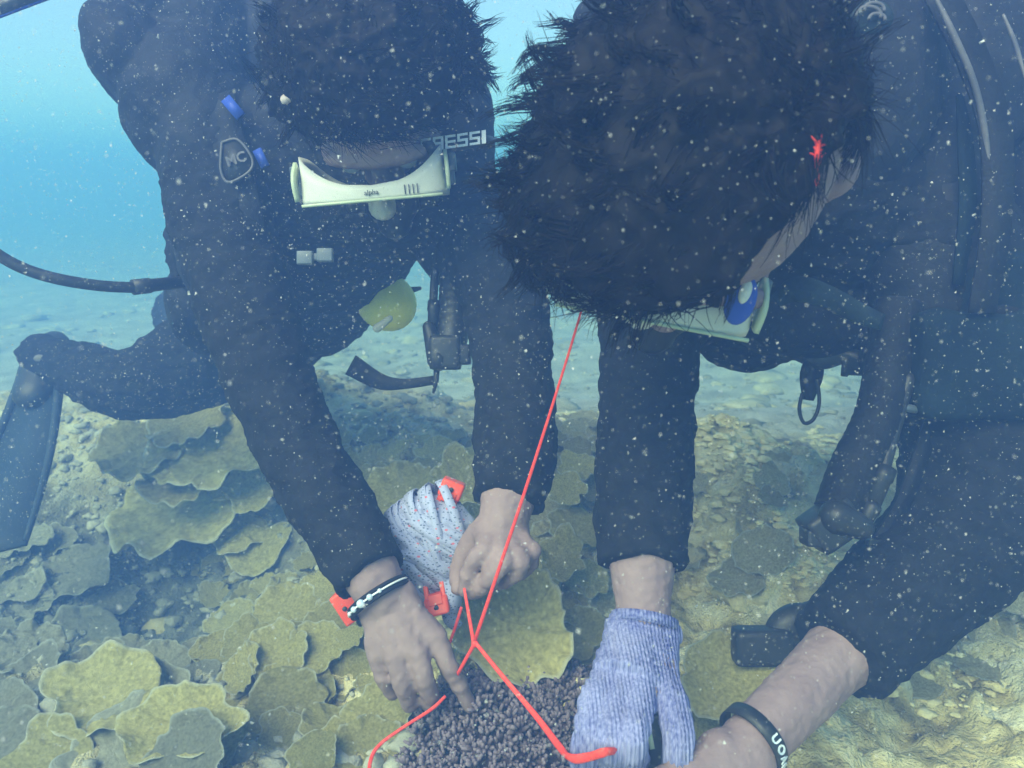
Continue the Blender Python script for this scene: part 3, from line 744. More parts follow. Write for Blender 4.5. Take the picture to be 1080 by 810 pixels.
# ---- left diver
LH = P(392, 92, .82); LAX = head_axes((.09, -1), .24, (1, .10))
left = make_person(dict(
    base=P(300, 330, 1.3), label='diver at left in black wetsuit leaning over the reef, bare hands, white rimmed mask', skin=M['skin'],
    head=LH, ax=LAX, neck=(385, 120, .98),
    torso=[(360, 190, 1.08, .14), (330, 235, 1.2, .165), (300, 290, 1.38, .15), (270, 330, 1.55, .15)],
    shoulders=[[(345, 190, 1.06, .10), (250, 190, .99, .080), (234, 225, .96, .062)], [(370, 200, 1.06, .10), (455, 210, 1.0, .075), (505, 235, .97, .055)]],
    bulk=[(240, 260, 1.1, (.08, .1, .1)), (330, 300, 1.25, (.11, .12, .12))],
    arms=[[(234, 235, .95, .056), (265, 340, .90, .050), (300, 440, .85, .040), (345, 525, .80, .037), (387, 597, .745, .031), (404, 628, .735, .027)],
          [(508, 240, .96, .052), (532, 320, .92, .046), (542, 405, .88, .040), (543, 480, .82, .038), (534, 535, .785, .030), (528, 560, .775, .026)]],
    cuts=[.84, .80],
    legs=[[(265, 345, 1.42, .10), (200, 385, 1.32, .078), (135, 406, 1.28, .052), (95, 394, 1.32, .044), (58, 380, 1.36, .033), (42, 374, 1.38, .030)],
          [(290, 340, 1.6, .10), (240, 350, 1.8, .085), (190, 330, 2.0, .06), (240, 300, 2.3, .05), (260, 290, 2.5, .035)]],
    hands=[dict(wrist=(406, 630, .735),
                knuckles=[(460, 672, .725), (440, 688, .715), (418, 694, .715), (398, 690, .725)],
                fingers=[[(474, 703, .725), (484, 722, .735), (496, 745, .745)],
                         [(448, 716, .715), (455, 738, .735), (452, 744, .755)],
                         [(424, 722, .715), (432, 740, .735), (432, 744, .755)],
                         [(403, 712, .725), (412, 728, .740), (414, 732, .758)]],
                thumb=[(420, 645, .75), (448, 662, .765), (468, 690, .77), (474, 712, .765)]),
           dict(wrist=(528, 562, .775), wr=.027,
                knuckles=[(512, 580, .745), (530, 592, .735), (548, 592, .74), (560, 582, .755)],
                fingers=[[(500, 590, .74), (494, 605, .745), (490, 622, .75)],
                         [(518, 608, .735), (508, 618, .745), (500, 626, .755)],
                         [(545, 603, .745), (532, 612, .76), (520, 616, .77)],
                         [(560, 594, .76), (550, 603, .775), (538, 606, .785)]],
                thumb=[(510, 560, .78), (492, 585, .785), (484, 605, .78), (484, 620, .765)])]))
def lcap(n): return 1.0 if n.z > .25 else (.5+ -n.y*1.1+n.z*.9-.25)
def lcap(n):
    a = n.z*.85-n.y*.75+.28          # covers crown and back, stays off the face
    return a-max(0, n.y-.55)*.9
flowL = lambda n: X_L*(.35+.45*n.x)+LAX[1]*(.25*max(0, n.y))
X_L = LAX[0]
hair(left, LH, LAX, 1.0, 11, 15000, flowL, .032, lcap, cap_r=(.106, .106, .104), bias=lambda n: .10*max(0, n.x)*(1-max(0, n.y)), locks=lambda n: 1.4*max(0, n.x-.3)+.15)

# ---- right diver
RH = P(744, 180, .585); RAX = head_axes((-.19, -1), .34, (1, -.19))
right = make_person(dict(
    base=P(900, 330, 1.2), label='diver at right in black wetsuit seen from above, one hand gloved, head nearest the camera', skin=M['skin_dark'],
    head=RH, ax=RAX, hs=1.14, flare=.007, neck=(790, 170, .74),
    torso=[(840, 200, .86, .14), (865, 230, 1.0, .165), (930, 190, 1.15, .15), (1010, 120, 1.35, .14)],
    shoulders=[[(830, 230, .92, .10), (740, 290, .90, .075), (690, 330, .87, .055)], [(880, 210, .88, .11), (960, 240, .82, .085), (1020, 310, .80, .070)]],
    bulk=[(790, 300, .95, (.10, .09, .11)), (985, 300, .86, (.095, .09, .12)), (950, 120, .86, (.12, .1, .16))],
    arms=[[(683, 325, .86, .050), (684, 400, .82, .046), (680, 480, .77, .043), (677, 560, .73, .039), (678, 625, .70, .029), (680, 665, .69, .026)],
          [(1022, 330, .80, .072), (1032, 440, .80, .070), (1022, 550, .78, .066), (955, 622, .74, .052), (885, 690, .70, .034), (834, 742, .66, .030), (780, 796, .62, .026)]],
    cuts=[.72, .70],
    legs=[[(1010, 120, 1.35, .10), (1110, 60, 1.6, .085), (1190, 40, 1.9, .06), (1230, -40, 2.1, .05), (1250, -110, 2.2, .035)],
          [(1060, 150, 1.35, .10), (1180, 110, 1.6, .085), (1270, 90, 1.9, .06), (1310, 0, 2.1, .05), (1330, -70, 2.2, .035)]],
    hands=[dict(wrist=(678, 672, .685), wr=.028,
                knuckles=[(708, 742, .622), (672, 752, .606), (648, 750, .608), (628, 738, .618)],
                fingers=[[(716, 775, .600), (713, 808, .600), (706, 842, .615)],
                         [(667, 782, .580), (668, 799, .598), (673, 796, .625)],
                         [(643, 782, .584), (645, 801, .600), (651, 799, .626)],
                         [(620, 774, .596), (617, 806, .600), (621, 836, .618)]],
                thumb=[(694, 705, .685), (702, 740, .675), (694, 775, .66), (686, 805, .645)]),
           dict(wrist=(778, 798, .615), wr=.030,
                knuckles=[(748, 850, .585), (728, 845, .575), (708, 838, .575), (692, 828, .585)],
                fingers=[[(742, 880, .58), (735, 900, .59), (730, 912, .60)],
                         [(718, 875, .57), (710, 895, .58), (705, 905, .60)],
                         [(696, 862, .57), (688, 880, .58), (686, 890, .60)],
                         [(682, 850, .58), (676, 865, .59), (676, 872, .60)]],
                thumb=[(765, 835, .61), (752, 868, .60), (735, 885, .595), (722, 895, .59)])]))
def rcap(n):
    a = n.z*.85-n.y*.75+.30
    a -= max(0, n.x-(.36-.42*n.y))*10*sstep(-.52, -.24, n.y)
    return a-max(0, n.y-.6)*.9
flowR = lambda n: RAX[0]*(-.38+.1*n.x)+RAX[1]*(.30+.3*n.y)
def rbias(n): return .24*max(0, -n.x)**1.2+.10*max(0, n.y)+.55*max(0, n.y)*max(0, .22-n.x)
hair(right, RH, RAX, 1.0, 23, 22000, flowR, .042, rcap, cap_r=(.108, .116, .118), bias=rbias, locks=lambda n: .9*max(0, -n.x-.1)+1.2*max(0, n.y-.2)*(n.x < .1)+.12)
# glove
def make_glove():
    bm = bmesh.new()
    g = right
    k = dict(wrist=(678, 668, .687), wr=.036, kr=.0145,
             knuckles=[(708, 742, .622), (672, 752, .606), (648, 750, .608), (628, 738, .618)],
                fingers=[[(716, 775, .600), (713, 808, .600), (706, 842, .615)],
                         [(667, 782, .580), (668, 799, .598), (673, 796, .625)],
                         [(643, 782, .584), (645, 801, .600), (651, 799, .626)],
                         [(620, 774, .596), (617, 806, .600), (621, 836, .618)]],
                thumb=[(694, 705, .685), (702, 740, .675), (694, 775, .66), (686, 805, .645)])
    hand(bm, **k)
    for fs, kn in zip(k['fingers'], k['knuckles']):
        tube(bm, [P(*kn)]+[P(*p) for p in fs], [.0135, .0130, .0122, .0115], 12, smooth=3, cap='round')
    tube(bm, PP((679, 655, .692), (675, 690, .672), (668, 730, .636)), [.0295, .037, .041], 22, flat=.70, hint=FW, smooth=4)
    me = voxel(bm, .0022, 5, .5)
    displace(me, lambda p: .0011*math.sin(p.x*1500)+.0016*noise.noise(Vector((p.x*60, p.y*60, p.z*25))))
    o = link(me, 'glove', M['glove'], right); tag(o, 'purple and blue knitted work glove')
    bm = bmesh.new()
    tube(bm, PP((680, 651, .694), (679, 661, .69)), [.0315, .0318], 30, smooth=2); finish(bm, 'glove_cuff', M['glove'], right)
make_glove()

# ------------------------------------------------------------------ masks
def make_mask(c, ax, label, strap_pts, sp_hint, seed=0, word=False):
    """c: centre of the lens plane"""
    X, Fv, U = ax; root = empty('dive_mask', c); tag(root, label, 'dive mask')
    W2, H2 = .078, .043
    def contour(a, sx, sy):     # rounded rectangle
        e = .38; ca, sa = math.cos(a), math.sin(a)
        return sx*math.copysign(abs(ca)**e, ca), sy*math.copysign(abs(sa)**e, sa)
    n = 72; bm = bmesh.new()
    def ring(sx, sy, back, curve, drop=0):
        r = []
        for k in range(n):
            a = 2*math.pi*k/n; x, u = contour(a, sx, sy)
            f = -back-curve*(abs(x)/W2)**2.6
            r.append(bm.verts.new(c+X*x+U*(u)+Fv*f))
        return r
    rings = [ring(W2*.92, H2*.90, .012, .036), ring(W2, H2, .011, .038), ring(W2*1.0, H2*1.02, .006, .020), ring(W2*1.03, H2*1.06, 0, .002),
             ring(W2*1.02, H2*1.03, -.004, 0), ring(W2*.90, H2*.84, -.004, 0), ring(W2*.88, H2*.82, .004, 0), ring(W2*.88, H2*.84, .009, .030)]
    for a, b in zip(rings, rings[1:]+rings[:1]):
        for k in range(n): bm.faces.new((a[k], a[(k+1) % n], b[(k+1) % n], b[k]))
    o = finish(bm, 'skirt', M['silicone'], root); o['label'] = 'pale silicone mask skirt'
    bm = bmesh.new()
    vs = [[bm.verts.new(c+X*x+U*u+Fv*f) for x, u in [contour(2*math.pi*k/n, W2*.90, H2*.85) for k in range(n)]] for f in (.001, .003)]
    bm.faces.new(vs[0][::-1]); bm.faces.new(vs[1])
    for k in range(n): bm.faces.new((vs[0][k], vs[0][(k+1) % n], vs[1][(k+1) % n], vs[1][k]))
    finish(bm, 'lens', M['glass'], root, False)
    bm = bmesh.new()   # nose pocket
    tube(bm, [c-U*.026-Fv*.002, c-U*.020+Fv*.012, c-U*.006+Fv*.006], [.015, .016, .008], 14, smooth=3, cap='round'); finish(bm, 'nose_pocket', M['silicone'], root)
    bm = bmesh.new()   # green tinted outer rim pieces at each end
    for q in (-1, 1):
        ribbon(bm, [c+X*q*(W2*1.045)+U*(H2*.5)-Fv*.040, c+X*q*(W2*1.06)+U*(H2*.8)-Fv*.022, c+X*q*(W2*1.055)+U*(H2*.75)-Fv*.002], [.010, .014, .012], .004, X, 4)
    tube(bm, [c+X*x+U*(H2*1.06)+Fv*.004 for x in np.linspace(-W2*.97, W2*.97, 12)], .0017, 8)
    finish(bm, 'frame', M['silicone_green'], root)
    for q in (-1, 1):
        bm = bmesh.new(); box(bm, c+X*q*(W2*1.07)-Fv*.022+U*.004, (.005, .016, .009), (X, Fv, U), .003)
        box(bm, c+X*q*(W2*1.12)-Fv*.030+U*.004, (.004, .010, .011), (X, Fv, U), .002); finish(bm, 'buckle', M['grey_plastic'], root)
    bm = bmesh.new()
    ribbon(bm, strap_pts, .017, .003, sp_hint, 6); finish(bm, 'strap', M['rubber'], root)
    return root
def text(body, loc, x, y, size, m, parent, name='lettering', ext=.0004, shear=0, bold=0):
    cu = bpy.data.curves.new('t', 'FONT'); cu.body = body; cu.size = size; cu.extrude = ext; cu.align_x = 'CENTER'; cu.align_y = 'CENTER'; cu.shear = shear; cu.offset = bold
    cu.resolution_u = 3
    o = bpy.data.objects.new('t', cu); C.objects.link(o); dg = bpy.context.evaluated_depsgraph_get(); dg.update()
    me = bpy.data.meshes.new_from_object(o.evaluated_get(dg)); bpy.data.objects.remove(o)
    x = x.normalized(); y = (y-x*y.dot(x)).normalized(); z = x.cross(y)
    me.transform(basis(x, y, z, loc)); me.materials.clear(); return link(me, name, m, parent, False)
LM = LH+LAX[1]*.118+LAX[2]*.012-LAX[0]*.006
s0 = LM+LAX[0]*.084-LAX[1]*.035
lm = make_mask(LM, LAX, 'white rimmed dive mask worn by the left diver, seen edge on from above',
    [P(450, 157, .80), P(470, 153.5, .822), P(496, 148.5, .822), P(514, 145.5, .825), P(522, 146, .90)], -FW)
text('alpha', LM+LAX[2]*(.043*1.05+.0016)-LAX[1]*.004, LAX[0], -LAX[1], .0075, M['dark_print'], lm)
def block_letters(word, x0, y0, x1, y1, d, h, parent, m):
    """slanted square sans letters made of bars, as on the strap"""
    a, b = P(x0, y0, d), P(x1, y1, d); ux = (b-a).normalized(); uy = (UP-ux*UP.dot(ux)).normalized(); uy = (uy+ux*.12).normalized()
    n = sum(.45 if c == 'I' else 1 for c in word); w_ = (b-a).length/n; t = h*.17
    bars = {'C': 'tlLb', 'R': 'tlLmuD', 'E': 'tlLmb', 'S': 'tlmDb', 'I': 'v'}
    bm = bmesh.new(); x = 0; g = .86
    for c in word:
        cw = w_*(.45 if c == 'I' else 1); W = cw*g
        def bar(xa, ya, xb, yb):
            p = a+ux*(x+(xa+xb)/2)+uy*((ya+yb)/2); box(bm, p-FW*.0005*(1+.3*(ya != yb)), (abs(xb-xa)/2, .0005, abs(yb-ya)/2), (ux, FW, uy))
        for k in bars[c]:
            if k == 't': bar(0, h-t, W, h)
            if k == 'm': bar(0, h/2-t/2, W, h/2+t/2)
            if k == 'b': bar(0, 0, W, t)
            if k == 'l': bar(0, h/2, t*1.1, h-t)
            if k == 'L': bar(0, t, t*1.1, h/2-t/2)
            if k == 'u': bar(W-t*1.1, h/2, W, h-t)
            if k == 'D': bar(W-t*1.1, t if c == 'S' else 0, W, h/2-t/2)
            if k == 'v': bar(0, 0, W*.9, h)
        x += cw
    return finish(bm, 'lettering', m, parent, False)
block_letters('CRESSI', 444, 161, 514, 151, .812, .0145, lm, M['white_print'])
bm = bmesh.new()
for k in range(4):
    q = LM+LAX[0]*(.036+.0045*k)+LAX[2]*.0462; tube(bm, [q-LAX[1]*.009, q+LAX[1]*.001], .0007, 6)
finish(bm, 'ribs', M['pale_trim'], lm)
RM = RH+RAX[1]*.112+RAX[2]*.010-RAX[0]*.022
rm = make_mask(RM, RAX, 'pale dive mask with a blue oval clip on the right diver, mostly under the hair',
    [P(792, 300, .565), P(812, 268, .560), P(828, 238, .565), P(836, 205, .58)], RT)
rq = RM+RAX[0]*.079+RAX[2]*.020-RAX[1]*.022
bm = bmesh.new(); ell(bm, P(781, 316, .548), (.012, .004, .020), (RT*.93-UP*.3, FW, UP*.93+RT*.3), 24, 12); clip_ = finish(bm, 'clip', M['blue'], rm)
bm = bmesh.new(); ell(bm, P(786, 308, .543), (.0045, .003, .009), (RT*.93-UP*.35, FW, UP*.93+RT*.35), 20, 10); finish(bm, 'clip_window', M['silicone'], clip_)

# ------------------------------------------------------------------ vests, tanks, hoses
def vest(name_label, blobs, mats, trims, straps):
    root = empty('dive_vest', P(*blobs[0][:3])); tag(root, name_label, 'dive vest')
    bm = bmesh.new()
    for b in blobs:
        ax = CB
        if len(b) > 4:
            a = R(b[4]); ax = (RT*math.cos(a)+UP*math.sin(a), FW, -RT*math.sin(a)+UP*math.cos(a))
        ell(bm, P(*b[:3]), b[3], ax, 24, 14)
    me = voxel(bm, .005, 4, .5); f1 = folds(.0028, 16); f2 = folds(.0015, 45)
    displace(me, lambda p: f1(p)+f2(p)); link(me, 'bladder', M['nylon'], root)
    for pts, r, m in trims:
        bm = bmesh.new(); tube(bm, PP(*pts), [r*.5]+[r]*(len(pts)-2)+[r*.15], 8, smooth=6); finish(bm, 'piping', M[m], root)
    for pts, w_, m in straps:
        bm = bmesh.new(); ribbon(bm, PP(*pts), w_, .003, -FW, 6); finish(bm, 'strap', M[m], root)
    return root
lv = vest('black inflatable dive vest on the left diver, triangular badge on its shoulder',
    [(228, 160, 1.0, (.072, .09, .15), 10), (150, 66, 1.0, (.058, .09, .085), 35), (185, -5, 1.02, (.070, .09, .08)), (200, 110, 1.0, (.085, .09, .10)), (220, 40, 1.05, (.10, .1, .12)), (330, 40, 1.08, (.2, .1, .13)),
     (242, 250, 1.0, (.065, .08, .11)), (470, 90, 1.05, (.05, .07, .12)), (476, 150, 1.0, (.058, .06, .13)), (340, 140, 1.0, (.13, .07, .08)), (225, 320, 1.15, (.06, .1, .08)), (470, 230, 1.0, (.045, .06, .09))],
    None, [],
    [([(230, 100, .93), (245, 165, .905), (262, 240, .905), (275, 310, .95)], .040, 'nylon'),
     ([(370, 385, 1.02), (400, 402, 1.0), (425, 405, .98), (458, 401, .97)], [.030, .022, .014, .012], 'nylon'),
     ])
# badge
def badge():
    c = (248, 169, .885); bm = bmesh.new(); pts = []
    for q in [(234, 150), (250, 147), (264, 163), (266, 176), (256, 186), (240, 192), (233, 180), (233, 163)]:
        pts.append(P(q[0], q[1], .885))
    q = catmull([tuple(p) for p in pts+pts[:1]], 5)
    tube(bm, [Vector(a) for a in q], .0016, 8); finish(bm, 'badge_ring', M['pale_trim'], lv)
    bm = bmesh.new(); vs = [bm.verts.new(Vector(a)+FW*.001) for a in q[:-1]]; vs2 = [bm.verts.new(Vector(a)+FW*.006) for a in q[:-1]]
    bm.faces.new(vs); bm.faces.new(vs2[::-1])
    for k in range(len(vs)): bm.faces.new((vs[k], vs[k-1], vs2[k-1], vs2[k]))
    bd_ = finish(bm, 'badge', M['rubber'], lv)
    text('MC', P(249, 168, .883), RT-UP*-.35, UP, .017, M['pale_trim'], bd_, 'badge_lettering', bold=.0004)
    for a, b, w_ in (((238, 104), (254, 123), .013), ((271, 158), (280, 176), .011)):
        bm = bmesh.new(); ribbon(bm, [P(*a, .90), P(*b, .90)], w_, .004, -FW); finish(bm, 'toggle', M['blue'], lv)
    bm = bmesh.new(); tube(bm, PP((301, 105, .742), (316, 96, .738)), [.0050, .0048], 12, cap='round'); o = finish(bm, 'pink_pull', M['pale_pull']); tag(o, 'small pale pink tab at the left edge of the left diver\'s hair', 'pull')  # pale pink vest pull, set forward to clear the hair
    bm = bmesh.new()
    for k, x in enumerate((322, 343)):
        box(bm, P(x, 272-k*3, .86), (.0095, .004, .008), CB, .002)
    box(bm, P(333, 271, .862), (.008, .003, .004), CB, .001); finish(bm, 'side_release_buckle', M['grey_plastic'], lv)
badge()
rv = vest('black dive vest on the right diver with pale piped edges and teal panel',
    [(960, 120, .80, (.10, .07, .18)), (1020, 60, .80, (.09, .07, .12)), (905, 60, .74, (.08, .06, .14)), (1010, 380, .80, (.10, .07, .085)), (985, 250, .79, (.075, .06, .13)), (1082, 210, .80, (.022, .05, .20)), (780, 30, .80, (.18, .08, .08)), (850, 330, .86, (.09, .06, .055))],
    None, [([(982, -12, .66), (1005, 35, .66), (1028, 90, .67), (1040, 150, .68), (1044, 215, .69)], .0028, 'pale_trim'),
           ([(1058, 15, .70), (1072, 50, .70), (1086, 100, .70)], .0022, 'pale_trim')],
    [([(990, -10, .675), (1025, 60, .675), (1050, 140, .68), (1050, 240, .69), (1035, 330, .71)], [.030, .030, .030, .028, .026], 'nylon'),
     ([(1012, 100, .715), (1018, 150, .71), (1020, 220, .72), (1010, 300, .73)], [.006, .014, .016, .010], 'teal_nylon')])
bm = bmesh.new(); box(bm, P(1035, 385, .735), (.070, .022, .052), CB, .02); box(bm, P(1060, 320, .745), (.05, .02, .05), CB, .02); me = voxel(bm, .003, 6); displace(me, folds(.005, 14)); o = link(me, 'pocket', M['teal_nylon'], rv); o['label'] = 'teal blue vest pocket'
bm = bmesh.new()
for k, (x, y, s) in enumerate([(916, 16, .019), (922, 10, .015), (925, 20, .012)]):
    tube(bm, [P(x+s*700*math.cos(a), y+s*480*math.sin(a), .62) for a in np.linspace(3.0, 6.6, 14)], .0016, 8)
finish(bm, 'dump_valve', M['pale_trim'], rv)
bm = bmesh.new(); ell(bm, P(918, 18, .632), (.020, .006, .015)); finish(bm, 'valve_cap', M['grey_nylon'], rv)
bm = bmesh.new()
ribbon(bm, PP((818, 318, .72), (840, 305, .71), (870, 312, .71), (905, 330, .72), (930, 340, .73)), [.012, .024, .022, .02, .016], .004, -FW, 6)
finish(bm, 'fold', M['grey_nylon'], rv)
def tank(label, a, b, r):
    root = empty('scuba_tank', a); tag(root, label, 'scuba tank')
    bm = bmesh.new(); dr = (b-a).normalized(); tube(bm, [a-dr*.05, a-dr*.02, a+dr*.03, b], [r*.35, r*.8, r, r], 32, cap='round'); finish(bm, 'cylinder', M['tank'], root)
    bm = bmesh.new(); tube(bm, [a-dr*.12, a-dr*.05], [.016, .014], 16); tube(bm, [a-dr*.09-RT*.04, a-dr*.09+RT*.035], .011, 12); finish(bm, 'valve', M['steel'], root)
    bm = bmesh.new(); tube(bm, [a+dr*.16, a+dr*.21], r+.004, 32); finish(bm, 'band', M['nylon'], root)

def hose(label, pts, r, fit=None, ribs=False, m='rubber'):
    pp = PP(*pts); root = empty('hose', pp[0]); tag(root, label, 'hose')
    bm = bmesh.new()
    q = [Vector(a) for a in catmull([tuple(p) for p in pp], 10)]
    if ribs:
        L = 0; qq = [q[0]]; rr = [r]
        n = int(sum((b-a).length for a, b in zip(q, q[1:]))/.0022)
        acc = [0]
        for a, b in zip(q, q[1:]): acc.append(acc[-1]+(b-a).length)
        qq = []; rr = []
        for k in range(n+1):
            s = acc[-1]*k/n; i = max(0, min(len(q)-2, int(np.searchsorted(acc, s))-1)); t = (s-acc[i])/max(1e-9, acc[i+1]-acc[i])
            qq.append(q[i].lerp(q[i+1], t)); rr.append(r*(1+.012*math.cos(k*math.pi*2/5)))
        tube(bm, qq, rr, 18)
    else: tube(bm, q, r, 16, cap='round')
    finish(bm, 'rubber_hose', M[m], root)
    for i, (a, b, rr) in enumerate(fit or []):
        bm = bmesh.new(); tube(bm, [P(*a), P(*a).lerp(P(*b), .3), P(*a).lerp(P(*b), .35), P(*b)], [rr, rr, rr*.86, rr*.8], 16); finish(bm, 'fitting', M['rubber'], root)
    return root
hose('black air hose curving in from the left edge to the left diver\'s side', [(-30, 250, .86), (20, 281, .88), (75, 297, .90), (140, 303, .94), (200, 296, 1.0)], .0070, [((140, 303, .94), (196, 297, .99), .0100)])
hose('slim black hose hanging straight between the left diver\'s arms', [(462, 250, .98), (458, 300, .97), (456, 345, .96), (456, 372, .955)], .0055, [((458, 318, .965), (456, 350, .955), .0085)])
inf = hose('thick ribbed inflator hose hanging beside the left diver\'s upright sleeve', [(482, 250, 1.0), (480, 300, .98), (478, 345, .965), (474, 372, .96)], .021, None, True)
bm = bmesh.new(); box(bm, P(470, 372, .95), (.020, .016, .022), CB, .006); box(bm, P(487, 374, .95), (.012, .012, .013), CB, .004); tube(bm, PP((452, 345, .95), (462, 380, .945)), [.008, .014], 12, cap='round'); finish(bm, 'mouthpiece', M['rubber'], inf)
bm = bmesh.new(); tube(bm, PP((461, 380, .95), (460, 402, .95), (457, 415, .95)), [.0045, .0035, .0015], 8); finish(bm, 'toggle', M['rubber'], inf)
# yellow spare regulator
root = empty('spare_regulator', P(412, 318, 1.24)); tag(root, 'yellow spare regulator half hidden behind the left diver\'s chest', 'regulator')
bm = bmesh.new(); ell(bm, P(407, 318, 1.17), (.051, .028, .045), (RT*.8-UP*.6, FW, RT*.6+UP*.8), 28, 16); finish(bm, 'housing', M['yellow'], root)
bm = bmesh.new(); tube(bm, PP((405, 316, 1.20), (422, 309, 1.19), (443, 304, 1.18)), [.008, .008, .003], 10, smooth=3, cap='round'); finish(bm, 'exhaust_tee', M['rubber'], root)
bm = bmesh.new(); tube(bm, PP((398, 346, 1.12), (411, 336, 1.12)), [.007, .005], 10, cap='round'); finish(bm, 'mouthpiece', M['silicone'], root)
# regulator in each mouth
for lab, hc, ax, pts in (('black regulator in the left diver\'s mouth', LH, LAX, None), ('black regulator in the right diver\'s mouth', RH, RAX, None)):
    X, Fv, U = ax; c = hc+Fv*.125-U*.055; root = empty('mouth_regulator', c); tag(root, lab, 'regulator')
    bm = bmesh.new(); tube(bm, [c-Fv*.012, c+Fv*.008, c+Fv*.022], [.032, .033, .022], 28, cap='round'); finish(bm, 'housing', M['rubber'], root)
    bm = bmesh.new(); tube(bm, [c-Fv*.04, c-Fv*.005], [.012, .014], 12); finish(bm, 'mouthpiece', M['rubber'], root)
    bm = bmesh.new(); tube(bm, [c-X*.05-U*.012, c-X*.02-U*.02, c+X*.02-U*.02, c+X*.05-U*.012], [.009, .012, .012, .009], 12, cap='round'); finish(bm, 'exhaust_tee', M['rubber'], root)
# right diver's hanging gear
g1 = hose('thick ribbed inflator hose hanging below the right diver\'s chest', [(948, 320, .76), (938, 380, .75), (926, 440, .735), (900, 495, .72), (884, 540, .71)], .0225, None, True, 'nylon')
bm = bmesh.new(); box(bm, P(876, 552, .705), (.024, .018, .018), (RT*.82+UP*.57, FW, UP*.82-RT*.57), .006); box(bm, P(856, 566, .70), (.008, .012, .008), CB, .003)
tube(bm, PP((882, 545, .69), (908, 556, .69)), [.016, .012], 14, cap='round'); finish(bm, 'power_inflator', M['rubber'], g1)
bm = bmesh.new(); tube(bm, PP((927, 425, .725), (967, 432, .725)), .004, 8); finish(bm, 'band', M['grey_plastic'], g1)
hose('slim low pressure hose with metal collar ending at the right inflator', [(958, 400, .73), (946, 440, .725), (935, 480, .715), (922, 530, .70), (905, 556, .69)], .0068, [((934, 494, .71), (920, 530, .70), .0105), ((920, 534, .70), (912, 550, .69), .0085)])
root = empty('gear_strap', P(965, 430, .76)); tag(root, 'narrow black strap slanting down to the right diver\'s elbow', 'strap')
bm = bmesh.new(); ribbon(bm, PP((985, 440, .77), (968, 490, .76), (950, 535, .75), (925, 575, .74)), .016, .003, -FW, 4); finish(bm, 'webbing', M['nylon'], root)
bm = bmesh.new(); box(bm, P(925, 575, .735), (.010, .004, .006), CB, .001); finish(bm, 'end_stop', M['rubber'], root)
root = empty('clip_loop', P(857, 380, .85)); tag(root, 'dangling dark webbing tab with a wire loop in front of the pale sand', 'strap')
bm = bmesh.new(); ribbon(bm, PP((860, 372, .85), (856, 395, .85), (852, 422, .85)), [.014, .026, .012], .004, -FW, 4); finish(bm, 'webbing', M['nylon'], root)
bm = bmesh.new(); q = [(846, 415), (843, 432), (848, 446), (858, 442), (864, 425), (862, 400)]; tube(bm, PP(*[(a, b, .847) for a, b in q]), .0022, 8, smooth=4); finish(bm, 'wire_loop', M['rubber'], root)
hose('short bent black strap hose bridging the gap under the right diver\'s chest', [(835, 368, .86), (865, 380, .85), (890, 375, .84), (915, 384, .83), (940, 390, .82)], .0105, [((888, 384, .84), (912, 386, .83), .014)])
# gauge console
root = empty('gauge_console', P(820, 670, .80)); tag(root, 'black gauge console sticking out left of the right diver\'s bent forearm', 'dive gauge')
bm = bmesh.new(); box(bm, P(803, 681, .79), (.030, .014, .019), (RT, FW, UP), .007); finish(bm, 'housing', M['rubber'], root)
bm = bmesh.new(); ell(bm, P(838, 662, .80), (.034, .018, .026), (RT*.9+UP*.4, FW, UP*.9-RT*.4)); ell(bm, P(862, 655, .80), (.03, .02, .022)); finish(bm, 'boot', M['rubber'], root)
bm = bmesh.new(); tube(bm, PP((778, 690, .79), (790, 708, .80), (812, 712, .80), (835, 702, .80)), .0012, 6, smooth=4); finish(bm, 'lanyard', M['rubber'], root)
# fins
def fin(label, a, tip, width, m, side):
    root = empty('swim_fin', a); tag(root, label, 'swim fin'); dr = tip-a
    bm = bmesh.new(); tube(bm, [a-dr*.12, a, a+dr*.16], [.034, .042, .036], 16, flat=.7, hint=FW, smooth=4, cap='round'); finish(bm, 'foot_pocket', M['rubber'], root)
    bm = bmesh.new(); n = 14; prev = None
    sd_ = side.normalized()
    ribbon(bm, [a+dr*t+FW*.03*math.sin(t*2.6) for t in np.linspace(.08, 1, n)], [width*(.55+.75*t) for t in np.linspace(0, 1, n)], .006, sd_.cross(dr.normalized())); finish(bm, 'blade', M[m], root)
    for q in (-1, 1):
        bm = bmesh.new(); tube(bm, [a+dr*t+FW*(.03*math.sin(t*2.6)-.004)+sd_*q*width*(.275+.375*t) for t in np.linspace(.05, 1, n)], [.009*(1-.5*t) for t in np.linspace(0, 1, n)], 8); finish(bm, 'side_rail', M[m], root)
    return root
fin('blue black fin on the left diver\'s trailing foot, hazy at the left edge', P(46, 385, 1.38), P(-34, 590, 1.12), .13, 'fin_blue', RT*.9+UP*.3)
bm = bmesh.new(); ell(bm, P(42, 378, 1.31), (.011, .005, .007)); o = finish(bm, 'fin_buckle', M['pale_trim']); tag(o, 'small pale buckle on the hazy fin at the left edge', 'buckle')
# dark bar in the corner
root = empty('survey_pole', P(20, 5, .8)); tag(root, 'dark bar with bright blue underside crossing the top left corner', 'pole')
bm = bmesh.new(); tube(bm, PP((-40, 24, .8), (50, -10, .8)), .0085, 16, smooth=3, cap='round'); finish(bm, 'shaft', M['rubber'], root)
bm = bmesh.new(); tube(bm, PP((-40, 33, .8), (50, -2, .8)), .0018, 8); finish(bm, 'edge_strip', M['blue'], root)

